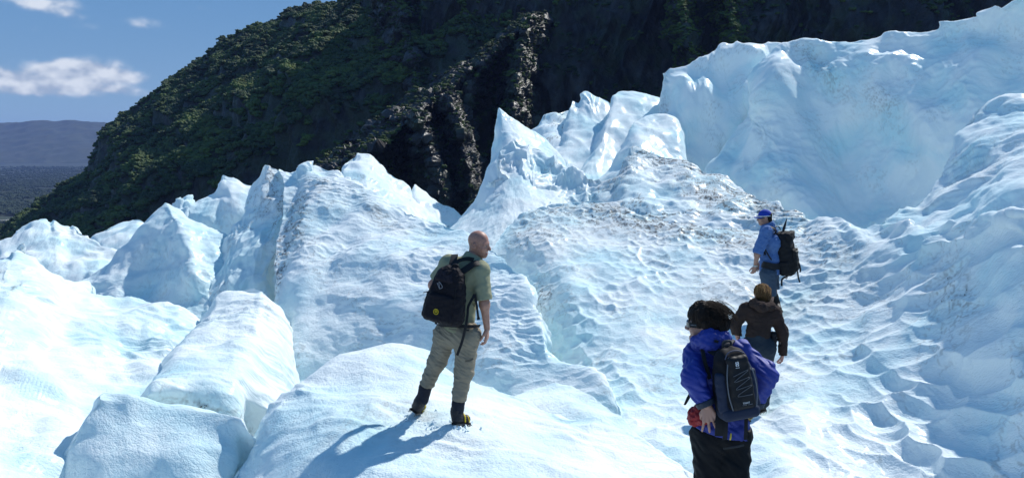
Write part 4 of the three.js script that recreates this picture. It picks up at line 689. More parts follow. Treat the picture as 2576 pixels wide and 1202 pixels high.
function bodyMesh(parent, limbs, fr, headO, hands, tone, headTone) {
  const parts = [skin(field(limbs, .045, 0), boundsOf(limbs, .03), .013, (x, y, z) => { const q = .9 + .2 * n3(x * 20, y * 20, z * 20); return [tone[0] * q, tone[1] * q, tone[2] * q]; })];
  const hf = headField(headO), hg = skin((x, y, z) => hf(x, y, z), new THREE.Box3(V3(-.12, -.19, -.13), V3(.12, .145, .14)), .0042, (x, y, z) => {
    const q = .93 + .14 * n3(x * 50, y * 50, z * 50); let c = [tone[0] * q, tone[1] * q, tone[2] * q];
    if (z > .07 && Math.abs(x) < .026 && y < -.05 && y > -.082) c = [c[0] * .8, c[1] * .55, c[2] * .55];
    if (headTone) c = headTone(x, y, z, c); return c;
  }); hg.applyMatrix4(new THREE.Matrix4().makeBasis(fr.r, fr.u, fr.f).setPosition(fr.c)); parts.push(hg);
  for (const h of hands) parts.push(skin(field(h, .012, 0), boundsOf(h, .012), .0045, () => tone));
  const b = mesh('body', mergeGeometries(parts), mSkin, parent);
  for (const s of [-1, 1]) { const e = new THREE.SphereGeometry(.0115, 14, 10); const p = fr.to(s * .032, .004, .0765); e.translate(p.x, p.y, p.z); const m = mesh('eye', e, mEyeWhite, b); const i = new THREE.SphereGeometry(.0065, 10, 8), q = fr.to(s * .032, .004, .083); i.translate(q.x, q.y, q.z); mesh('iris', i, mIris, m); }
  return b;
}
// ---------------------------------------------------------------- bald man in a green T-shirt, seen from behind, laughing over his right shoulder
{
  const J = Jp(7.5), me = person('bald man in olive T-shirt and khaki trousers standing on the ice dome');
  const fr = frame(J(1681, 842, -.02), V3(1, -.16, .34), V3(-.1, 1, .05));
  const neck = J(1658, 893, 0), shL = J(1578, 912, .1), shR = J(1684, 934, -.1), chest = J(1628, 965, 0), belly = J(1612, 1050, 0), pel = J(1606, 1130, 0), hipL = J(1567, 1158, .05), hipR = J(1641, 1162, -.05);
  const elL = J(1520, 985, .14), wrL = J(1548, 1070, .34), elR = J(1700, 1052, -.12), wrR = J(1709, 1138, -.06);
  const knL = J(1534, 1252, .12), anL = J(1482, 1388, .2), knR = J(1628, 1290, 0), anR = J(1606, 1428, 0);
  const back = V3(-.35, 0, .94);
  const torso = [limb(shL, shR, .075, .075), limb(chest.clone().lerp(shL, .35), chest.clone().lerp(shR, .4), .125, .125, { n: back, f: .85 }), limb(chest, belly, .14, .135, { n: back, f: .85 }), limb(belly, pel, .135, .13, { n: back, f: .85 }), limb(neck, fr.to(0, -.1, -.03), .062, .056), limb(neck, chest, .07, .1)];
  const legs = [limb(hipL, hipR, .105, .105), limb(hipL, knL, .098, .064), limb(knL, anL, .062, .042), limb(hipR, knR, .098, .064), limb(knR, anR, .062, .042)];
  const arms = [limb(shL, elL, .06, .043), limb(elL, wrL, .042, .03), limb(shR, elR, .06, .044), limb(elR, wrR, .044, .029)];
  const tone = [.42, .215, .15];
  bodyMesh(me, [...torso, ...legs, ...arms], fr, { open: .0105, smile: .012 }, [handLimbs(wrR, V3(-.02, -1, .08), V3(.95, 0, .3), 1, .75, .06), handLimbs(wrL, V3(.3, -.7, -.5), V3(-1, 0, 0), -1, .6)], tone,
    (x, y, z, c) => { const st = sstep(-.045, -.075, y) * sstep(.03, .07, z) * (.6 + .4 * n3(x * 300, y * 300, z * 300)); const bald = sstep(.06, .02, y) * sstep(.05, -.02, z) * .35; const k = 1 - .35 * st - bald * .45; return [c[0] * k, c[1] * k * .98, c[2] * k]; });
  mesh('teeth', shell(fr, (x, y, z) => Math.max(cap(Math.abs(x), y, z, 0, -.060, .09, .018, -.055, .083, .0065, .004)), [.04, .09, .12], .004), mTooth, me);
  const olive = cloth(.28, .285, .185, .9);
  const hemS = J(1606, 1150, 0);
  garment('t_shirt', [...torso.slice(0, 4), limb(belly, hemS, .135, .125, { n: back, f: .85 }), limb(neck, chest, .075, .1), limb(shL, shL.clone().lerp(elL, .84), .07, .068), limb(shR, J(1697, 1043, -.12), .07, .066)], olive, me, { grow: .016, wr: wrinkle(.007, 6, 9, 6, 3), cuts: [cut(J(1696, 1038, -.12), shR, elR, .105), cut(shL.clone().lerp(elL, .8), shL, elL, .13), cut(J(1604, 1150, 0), neck, J(1600, 1154, 0), .3), cut(fr.to(0, -.105, -.03), chest, fr.to(0, -.1, -.02), .12)], cell: .009 });
  const khaki = cloth(.25, .215, .16, .9);
  const tr = garment('trousers', [limb(pel.clone().setY(pel.y + .03), pel, .125, .13, { n: back, f: .85 }), limb(hipL, hipR, .11, .11), limb(hipL, knL, .103, .074), limb(knL, J(1492, 1345, .17), .072, .057), limb(hipR, knR, .106, .077), limb(knR, J(1608, 1398, 0), .075, .057)], khaki, me,
    { grow: .012, wr: (x, y, z) => { return .007 * n3(x * 6, y * 11 + x * 8, z * 6) + .0045 * (1 - 2 * Math.abs(n3(x * 8 + 9, y * 22 + x * 12, z * 8))); }, cuts: [cut(J(1496, 1338, .17), knL, anL, .2), cut(J(1607, 1392, 0), knR, anR, .2)], cell: .009 });
  // pocket flaps and the tag on the seat
  const onBack = (px, py, dz) => J(px, py, dz);
  mesh('pocket_flap', ribbon([J(1632, 1252, -.16), J(1646, 1250, -.165), J(1660, 1243, -.14)], .016, .006, V3(.2, 0, 1)), cloth(.12, .105, .08), tr);
  mesh('pocket_flap', ribbon([J(1574, 1138, -.165), J(1600, 1142, -.175)], .012, .005, back), cloth(.2, .175, .13), tr);
  mesh('pocket_flap', ribbon([J(1630, 1144, -.19), J(1662, 1142, -.18)], .012, .005, back), cloth(.2, .175, .13), tr);
  mesh('label_tag', ribbon([J(1635, 1143.5, -.19), J(1646, 1143, -.19)], .01, .006, back), mBlack, tr);
  mesh('belt', ribbon([J(1534, 1128, .05), J(1560, 1126, -.1), J(1606, 1128, -.18), J(1652, 1130, -.18), J(1684, 1128, -.07)], .03, .008, back), mBlack, tr);
  const sock = cloth(.022, .025, .035, .85);
  garment('gaiter', [limb(J(1492, 1345, .17), anL, .055, .05)], sock, me, { grow: .008, wr: wrinkle(.004, 12, 40, 12), cell: .009 });
  garment('gaiter', [limb(J(1608, 1398, 0), anR, .055, .05)], sock, me, { grow: .008, wr: wrinkle(.004, 12, 40, 12), cell: .009 });
  boot(me, J(1473, 1395, .2), J(1459, 1414, .19), J(1484, 1411, .4), J(1484, 1375, .2), { binding: true });
  boot(me, J(1602, 1430, 0), J(1592, 1454, -.03), J(1645, 1456, .06), J(1606, 1405, 0), { binding: true }); me.position.y = -.042;

  // black daypack
  const pk = new THREE.Group(); pk.name = numbered('backpack'); scene.add(pk); pk.position.y = -.042; tag(pk, 'black daypack with a round yellow emblem on the bald man', 'backpack');
  const pf = frame(J(1568, 1018, -.215), V3(-.36, .1, .93), V3(.2, 1, -.05));
  const shape = (x, y, z) => { const t = clamp((y + .24) / .48), w = .195 - .085 * t * t; return rbox(x, y, z + .012 * t, w, .268, .108 - .035 * t + .012 * Math.sin(t * 3), .075) + .006 * n3(x * 14, y * 14, z * 14) + .003 * n3(x * 30, y * 44, z * 30); };
  const mPack = cloth(.011, .0095, .013, .75);
  const bd = mesh('pack_body', shell(pf, shape, [.23, .3, .15], .008), mPack, pk);
  mesh('front_pocket', shell(frame(pf.to(-.005, -.115, .083), pf.f, pf.u), (x, y, z) => rbox(x, y, z, .16 - .035 * clamp(y / .3 + .5), .13, .045, .04) + .004 * n3(x * 20, y * 20, z * 20), [.2, .16, .07], .008), mPack, pk);
  mesh('lid', shell(frame(pf.to(-.02, .165, .035), pf.f.clone().addScaledVector(pf.u, .5), pf.u), (x, y, z) => rbox(x, y, z, .095, .07, .045, .04) + .008 * n3(x * 18, y * 18, z * 18), [.13, .1, .08], .008), cloth(.02, .016, .022, .7), pk);
  mesh('zip', cord([pf.to(.1, .12, .07), pf.to(.125, .02, .09), pf.to(.125, -.08, .1)], .003), mStrap, bd);
  const grey = cloth(.22, .22, .24, .7);
  mesh('bungee_cord', cord([pf.to(-.07, .1, .1), pf.to(-.03, .06, .115), pf.to(-.05, .115, .11), pf.to(-.005, .075, .115), pf.to(-.03, .055, .115)], .0035), grey, pk);
  { // emblem
    const c = pf.to(-.015, -.15, .1325), ring = new THREE.TorusGeometry(.0235, .0032, 8, 30), prong = (x, h, w, y = -.012) => { const b = new THREE.BoxGeometry(w, h, .004); b.translate(x, y + h / 2, 0); return b.toNonIndexed(); };
    const g = mergeGeometries([ring.toNonIndexed(), prong(0, .032, .005), prong(-.010, .018, .0045, -.004), prong(.010, .018, .0045, -.004), prong(0, .0045, .024, -.006)]);
    g.applyMatrix4(new THREE.Matrix4().makeBasis(pf.r, pf.u, pf.f).setPosition(c)); mesh('emblem', g, mYellow, pk);
  }
  mesh('shoulder_strap', ribbon([pf.to(-.02, .2, -.03), J(1589, 903, -.13), J(1596, 880, -.03), J(1592, 890, .1), J(1575, 960, .16)], .06, .014, (p) => p.clone().sub(J(1600, 950, 0))), mStrap, pk);
  mesh('shoulder_strap', ribbon([pf.to(.06, .2, -.03), J(1640, 925, -.2), J(1668, 908, -.18), J(1690, 912, -.13), J(1702, 945, -.02), J(1695, 1000, .08)], .06, .014, (p) => p.clone().sub(J(1640, 985, .02))), mStrap, pk);
  mesh('yoke_strap', ribbon([pf.to(.03, .235, 0), J(1605, 902, -.17), J(1640, 892, -.13), J(1664, 896, -.1)], .035, .01, V3(-.3, .5, .8)), mStrap, pk);
  mesh('grab_loop', cord([pf.to(.0, .22, -.01), pf.to(.01, .28, .0), pf.to(.05, .28, -.01), pf.to(.06, .215, -.02)], .009), mStrap, pk);
  mesh('side_strap', ribbon([J(1666, 1016, -.2), J(1652, 1042, -.23), J(1643, 1060, -.24), J(1640, 1090, -.26), J(1634, 1130, -.27), J(1622, 1180, -.25), J(1604, 1231, -.21)], .024, .005, V3(-.2, .1, 1)), mStrap, pk);
  mesh('loose_strap', ribbon([J(1666, 1016, -.2), J(1672, 1050, -.2), J(1679, 1104, -.19)], .02, .005, V3(.3, 0, 1)), mStrap, pk);
  mesh('buckle', ribbon([J(1678, 1098, -.19), J(1680, 1106, -.19)], .026, .01, V3(.3, 0, 1), false, 4), mSole, pk);
  mesh('compression_strap', ribbon([pf.to(-.16, -.02, .02), pf.to(-.2, -.02, .01), pf.to(-.235, -.035, 0)], .015, .005, V3(0, 1, .3)), mStrap, pk);
  mesh('hip_buckle', ribbon([J(1532, 1106, -.12), J(1529, 1122, -.12)], .022, .008, back, false, 6), mSole, pk);
}

// ---------------------------------------------------------------- man in a blue cap, farthest up the slope
{
  const J = Jp(13.4), me = person('man in blue cap, blue shirt and grey shorts, highest on the slope');
  const fr = frame(J(2684, 765, -.01), V3(-1, -.06, -.12), V3(0, 1, 0));
  const neck = J(2698, 792, 0), shL = J(2690, 812, -.17), shR = J(2708, 812, .2), chest = J(2706, 850, 0), belly = J(2704, 910, 0), pel = J(2702, 955, 0), hipL = J(2698, 965, -.09), hipR = J(2706, 965, .09);
  const elL = J(2659, 893, -.2), wrL = J(2652, 935, -.12), elR = J(2690, 885, .25), wrR = J(2668, 925, .28);
  const knL = J(2703, 1040, -.06), anL = J(2706, 1112, -.04), knR = J(2714, 1022, .1), anR = J(2727, 1066, .08);
  const side = V3(1, 0, 0);
  const torso = [limb(shL, shR, .08, .08), limb(chest.clone().setZ(chest.z + .08), chest.clone().setZ(chest.z - .08), .135, .135), limb(chest, belly, .14, .13), limb(belly, pel, .13, .13), limb(neck, fr.to(0, -.1, -.03), .06, .054), limb(neck, chest, .07, .1)];
  const legs = [limb(hipL, hipR, .1, .1), limb(hipL, knL, .095, .06), limb(knL, anL, .06, .042), limb(hipR, knR, .095, .06), limb(knR, anR, .06, .042)];
  const arms = [limb(shL, elL, .06, .045), limb(elL, wrL, .045, .03), limb(shR, elR, .06, .045), limb(elR, wrR, .042, .03)];
  const tone = [.36, .19, .135];
  bodyMesh(me, [...torso, ...legs, ...arms], fr, {}, [handLimbs(wrL, V3(-.2, -1, -.1), V3(.1, 0, 1), 1, 1.1), handLimbs(wrR, V3(-.4, -.8, 0), V3(0, 0, -1), -1, .9)], tone);
  const blue = cloth(.09, .17, .37, .85);
  garment('shirt', [...torso.slice(0, 4), limb(neck, chest, .085, .1), limb(shL, elL, .075, .07), limb(shR, elR, .075, .07), limb(belly, J(2702, 968, 0), .14, .145), limb(neck, fr.to(0, -.105, -.035), .075, .07)], blue, me, { grow: .018, wr: wrinkle(.014, 9, 14, 9, 1), cuts: [cut(shL.clone().lerp(elL, .98), shL, elL, .13), cut(shR.clone().lerp(elR, .98), shR, elR, .13), cut(J(2702, 966, 0), neck, pel, .35), cut(fr.to(0, -.085, -.03), neck, fr.to(0, 0, -.02), .12)], cell: .012 });
  garment('shorts', [limb(pel, pel.clone().setY(pel.y + .02), .14, .14), limb(hipL, hipR, .11, .11), limb(hipL, knL, .115, .1), limb(hipR, knR, .115, .1)], cloth(.05, .075, .11, .85), me, { grow: .014, wr: wrinkle(.01, 9, 14, 9, 5), cuts: [cut(hipL.clone().lerp(knL, .98), hipL, knL, .2), cut(hipR.clone().lerp(knR, .9), hipR, knR, .2)], cell: .012 });
  const dome = mesh('cap', shell(frame(fr.to(0, .045, -.012), fr.f, fr.u), (x, y, z) => Math.max(ell(x, y, z, .09, .098, .112), -y - .012), [.12, .13, .14], .008), cloth(.02, .05, .36, .8), me);
  { const sh = new THREE.Shape(); sh.absellipse(0, .02, .08, .115, 0, Math.PI); const g = new THREE.ExtrudeGeometry(sh, { depth: .006, bevelEnabled: true, bevelSize: .004, bevelThickness: .002, bevelSegments: 2, curveSegments: 20 }); g.rotateX(Math.PI / 2); const p = g.attributes.position; for (let i = 0; i < p.count; i++) p.setY(i, p.getY(i) - p.getX(i) ** 2 * 4 - Math.max(0, p.getZ(i)) * .18); g.computeVertexNormals(); g.applyMatrix4(new THREE.Matrix4().makeBasis(fr.r, fr.u, fr.f).setPosition(fr.to(0, .05, .03))); mesh('brim', g, cloth(.02, .05, .36, .8), dome); }
  mesh('cap_band', ribbon([[.07, .1], [.089, 0], [.07, -.085], [0, -.12], [-.07, -.085], [-.089, 0], [-.07, .1], [0, .12]].map(([x, z]) => fr.to(x, .037, z)), .011, .004, (p) => p.clone().sub(fr.to(0, .04, 0)), true, 50), cloth(.75, .75, .75, .7), dome);
  garment('hair', [limb(fr.to(0, .03, -.05), fr.to(0, -.03, -.07), .085, .06)], cloth(.02, .014, .01, .7), me, { grow: -.002, wr: wrinkle(.006, 40, 40, 40), cell: .009 });
  mesh('sunglasses', mergeGeometries([ribbon([fr.to(-.075, .01, 0), fr.to(-.072, .01, .06), fr.to(-.045, .006, .102), fr.to(0, .006, .11), fr.to(.045, .006, .102), fr.to(.072, .01, .06), fr.to(.075, .01, 0)], .026, .006, (p) => p.clone().sub(fr.to(0, .006, -.02)))]), mGlass, me);
  mesh('wristband', ribbon([0, 1, 2, 3, 4, 5].map((i) => wrL.clone().add(V3(.036 * Math.cos(i * 1.047), .008, .036 * Math.sin(i * 1.047)))), .02, .006, (p) => p.clone().sub(wrL), true, 24), cloth(.5, .5, .45, .5), me);
  const gt = cloth(.02, .02, .02, .8);
  garment('gaiter', [limb(knR.clone().lerp(anR, .35), anR, .062, .058)], gt, me, { grow: .006, wr: wrinkle(.006, 15, 40, 15), cell: .012 });
  garment('gaiter', [limb(knL.clone().lerp(anL, .45), anL, .062, .058)], gt, me, { grow: .006, wr: wrinkle(.006, 15, 40, 15), cell: .012 });
  boot(me, anR, J(2729, 1074, .08), J(2738, 1084, -.12), J(2725, 1055, .08));
  boot(me, anL, J(2712, 1120, -.02), J(2684, 1128, -.16), J(2706, 1100, -.04));

  const pk = new THREE.Group(); pk.name = numbered('backpack'); scene.add(pk); tag(pk, 'large black trekking pack with dangling straps on the man in blue cap', 'backpack');
  const pf = frame(J(2759, 892, -.02), V3(.86, .12, .5), V3(-.2, 1, 0));
  const mp = cloth(.013, .013, .015, .72);
  mesh('pack_body', shell(pf, (x, y, z) => { const t = clamp((y + .36) / .72); return rbox(x, y, z, .175, .35, .15 - .03 * t, .09) + .012 * n3(x * 9, y * 9, z * 9) + .005 * n3(x * 24, y * 30, z * 24); }, [.22, .4, .2], .012), mp, pk);
  mesh('lid', shell(frame(pf.to(0, .3, .02), pf.f, pf.u), (x, y, z) => rbox(x, y, z, .16, .08, .14, .06) + .01 * n3(x * 12, y * 12, z * 12), [.2, .12, .18], .012), mp, pk);
  mesh('front_pocket', shell(frame(pf.to(0, -.1, .14), pf.f, pf.u), (x, y, z) => rbox(x, y, z, .12, .19, .05, .05) + .008 * n3(x * 14, y * 14, z * 14), [.16, .23, .08], .012), mp, pk);
  for (const s of [-1, 1]) mesh('side_pocket', shell(frame(pf.to(s * .17, -.2, 0), pf.f, pf.u), (x, y, z) => rbox(x, y, z, .05, .12, .08, .04) + .006 * n3(x * 14, y * 14, z * 14), [.08, .16, .11], .012), mp, pk);
  mesh('reflective_strip', cord([pf.to(-.1, .06, .185), pf.to(-.03, .045, .195), pf.to(.04, .05, .195), pf.to(.1, .075, .18)], .006), cloth(.45, .42, .36, .6), pk);
  mesh('emblem', new THREE.SphereGeometry(.02, 10, 6).scale(1, .6, .4).applyMatrix4(new THREE.Matrix4().makeBasis(pf.r, pf.u, pf.f).setPosition(pf.to(.07, .12, .165))), cloth(.45, .4, .12, .6), pk);
  mesh('shoulder_strap', ribbon([pf.to(-.1, .26, -.15), J(2722, 806, -.16), J(2700, 798, -.2), J(2682, 808, -.22), J(2676, 850, -.2), J(2684, 895, -.18)], .06, .014, (p) => p.clone().sub(J(2706, 855, 0))), mStrap, pk);
  mesh('chest_strap', ribbon([J(2686, 872, -.21), J(2698, 895, -.2), J(2714, 918, -.15)], .022, .006, V3(-.2, 0, 1)), mStrap, pk);
  mesh('hip_belt', ribbon([J(2742, 935, -.12), J(2718, 935, -.19), J(2692, 930, -.18), J(2678, 928, -.06), J(2680, 930, .1)], .1, .03, (p) => p.clone().sub(J(2704, 935, 0))), mStrap, pk);
  mesh('loose_strap', ribbon([pf.to(-.08, -.33, .06), J(2747, 980, -.1), J(2745, 1004, -.1)], .03, .006, V3(0, 0, 1)), mStrap, pk);
  mesh('loose_strap', ribbon([pf.to(.12, -.12, .14), J(2806, 925, -.1), J(2811, 945, -.1), J(2810, 955, -.1)], .025, .006, V3(0, 0, 1)), mStrap, pk);
  mesh('loose_strap', ribbon([pf.to(.12, -.25, .12), J(2801, 955, -.1), J(2804, 975, -.1), J(2809, 991, -.1)], .025, .006, V3(0, 0, 1)), mStrap, pk);
  mesh('loose_strap', cord([pf.to(0, -.34, .1), J(2757, 975, -.12), J(2763, 978, -.12), J(2764, 965, -.12)], .008), mStrap, pk);
  mesh('ice_axe_tip', new THREE.LatheGeometry([[0, 0], [.022, 0], [.03, .05], [.016, .12], [.004, .17], [0, .175]].map(([a, b]) => new THREE.Vector2(a, b)), 10).applyMatrix4(new THREE.Matrix4().makeRotationZ(-.25).setPosition(J(2750, 812, -.02)).multiply(new THREE.Matrix4().makeScale(.8, 1.35, .8))), cloth(.02, .02, .024, .5), pk);
  mesh('grab_loop', cord([J(2728, 812, -.1), J(2722, 800, -.1), J(2732, 794, -.1), J(2742, 806, -.08)], .008), mStrap, pk);
}

// ---------------------------------------------------------------- climber in a brown hooded top, seen from behind
{
  const J = Jp(9.85), me = person('blond person in brown hooded top and dark trousers climbing behind the blue jacket');
  const fr = frame(J(2674, 1037, .06), V3(-.12, -.32, -1), V3(0, 1, -.3));
  const neck = J(2676, 1068, .02), shL = J(2622, 1084, 0), shR = J(2718, 1096, 0), chest = J(2670, 1120, 0), waist = J(2662, 1172, -.02), pel = J(2660, 1212, -.02), hipL = J(2638, 1222, -.02), hipR = J(2683, 1222, -.02);
  const elL = J(2580, 1138, .02), wrL = J(2592, 1188, .08), elR = J(2747, 1166, .0), wrR = J(2750, 1240, .04);
  const knL = J(2632, 1318, .3), anL = J(2640, 1392, .3), knR = J(2683, 1312, .1), anR = J(2677, 1408, 0);
  const back = V3(0, .2, 1);
  const torso = [limb(shL, shR, .068, .068), limb(chest.clone().lerp(shL, .4), chest.clone().lerp(shR, .4), .11, .11, { n: back, f: .85 }), limb(chest, waist, .13, .12, { n: back, f: .85 }), limb(waist, pel, .12, .13, { n: back, f: .85 }), limb(neck, fr.to(0, -.1, -.03), .055, .05), limb(neck, chest, .07, .1)];
  const legs = [limb(hipL, hipR, .115, .115), limb(hipL, knL, .1, .065), limb(knL, anL, .06, .042), limb(hipR, knR, .1, .065), limb(knR, anR, .06, .042)];
  const arms = [limb(shL, elL, .055, .042), limb(elL, wrL, .042, .028), limb(shR, elR, .055, .042), limb(elR, wrR, .042, .028)];
  const tone = [.42, .2, .15];
  bodyMesh(me, [...torso, ...legs, ...arms], fr, {}, [handLimbs(wrL, V3(.1, -1, -.1), V3(-1, 0, .4), -1, 1.2), handLimbs(wrR, V3(-.05, -1, -.1), V3(1, 0, .5), 1, 1.2)], tone);
  const brown = cloth(.036, .024, .021, .95);
  const top = garment('hooded_top', [...torso.slice(0, 3), limb(waist, J(2660, 1184, -.02), .13, .135, { n: back, f: .85 }), limb(neck, chest, .09, .1), limb(shL, elL, .066, .056), limb(elL, wrL.clone().lerp(elL, .06), .055, .042), limb(shR, elR, .066, .056), limb(elR, wrR.clone().lerp(elR, .06), .055, .042)], brown, me, { grow: .014, wr: wrinkle(.009, 7, 13, 7, 2), cell: .011, cuts: [cut(wrL.clone().lerp(elL, .03), elL, wrL, .09), cut(wrR.clone().lerp(elR, .03), elR, wrR, .09), cut(J(2660, 1188, -.02), neck, pel, .3)] });
  garment('hood', [limb(J(2646, 1064, -.08), J(2674, 1078, -.16), .045, .055), limb(J(2674, 1078, -.16), J(2708, 1076, -.08), .055, .045), limb(J(2708, 1076, -.08), J(2700, 1060, .06), .045, .04), limb(J(2646, 1064, -.08), J(2652, 1056, .06), .045, .04)], brown, top, { grow: .004, wr: wrinkle(.01, 14, 18, 14), cell: .01 });
  mesh('cuff', ribbon([0, 1, 2, 3, 4, 5].map((i) => wrR.clone().add(V3(.042 * Math.cos(i * 1.047), .004, .042 * Math.sin(i * 1.047)))), .05, .012, (p) => p.clone().sub(wrR), true, 24), brown, top);
  garment('trousers', [limb(pel.clone().setY(pel.y + .1), pel, .125, .14, { n: back, f: .85 }), limb(hipL, hipR, .125, .125), limb(hipL, knL, .12, .085), limb(knL, anL, .085, .075), limb(hipR, knR, .12, .085), limb(knR, anR, .085, .075)], cloth(.022, .032, .045, .8), me, { grow: .014, wr: wrinkle(.007, 7, 11, 7, 6), cell: .012 });
  const hair = cloth(.11, .055, .02, .75);
  const hb = garment('hair', [limb(fr.to(0, .045, -.02), fr.to(0, .0, -.05), .1, .092), limb(fr.to(0, -.02, -.07), fr.to(.0, -.09, -.06), .078, .05)], hair, me, { grow: 0, wr: wrinkle(.01, 45, 12, 45), cell: .007 });
  { const tubes = [], r = mulberry(5); for (let i = 0; i < 160; i++) { const a = r() * 6.283, e = .2 + r() * .9, q = .104, x = Math.cos(a) * Math.sin(e) * q, z = -.035 + Math.sin(a) * Math.sin(e) * q, y = .045 + Math.cos(e) * q; const l = .05 + .08 * r(); tubes.push(new THREE.TubeGeometry(new THREE.CatmullRomCurve3([fr.to(x, y, z), fr.to(x * 1.12, y - l * .5, z * 1.1 - .01), fr.to(x * 1.15 + .02 * (r() - .5), y - l, z * 1.1 - .015)]), 6, .0024, 3)); } mesh('hair_strands', mergeGeometries(tubes), cloth(.36, .2, .07, .6), hb); }
  boot(me, anR, J(2682, 1424, .02), J(2660, 1432, -.06), J(2678, 1398, 0));
  boot(me, anL, J(2642, 1405, .28), J(2634, 1405, .5), J(2640, 1385, .3));
  const pouch = mesh('belt_pouch', shell(frame(J(2713, 1192, .0), V3(.6, 0, .8), V3(0, 1, 0)), (x, y, z) => rbox(x, y, z, .05, .1, .045, .03) + .006 * n3(x * 20, y * 20, z * 20), [.08, .13, .07], .009), mBlack, me);
  mesh('pouch_buckle', ribbon([J(2709, 1199, -.06), J(2713, 1210, -.06)], .03, .008, V3(0, 0, 1), false, 4), cloth(.3, .02, .02, .6), pouch);
  mesh('pouch_cord', cord([J(2712, 1214, -.05), J(2717, 1226, -.05), J(2716, 1250, -.04), J(2710, 1272, -.04), J(2706, 1286, -.04)], .006), cloth(.03, .05, .10, .6), pouch);
  mesh('cord_toggle', new THREE.CapsuleGeometry(.012, .02, 4, 8).applyMatrix4(new THREE.Matrix4().setPosition(J(2706, 1288, -.04))), mBlack, pouch);
}

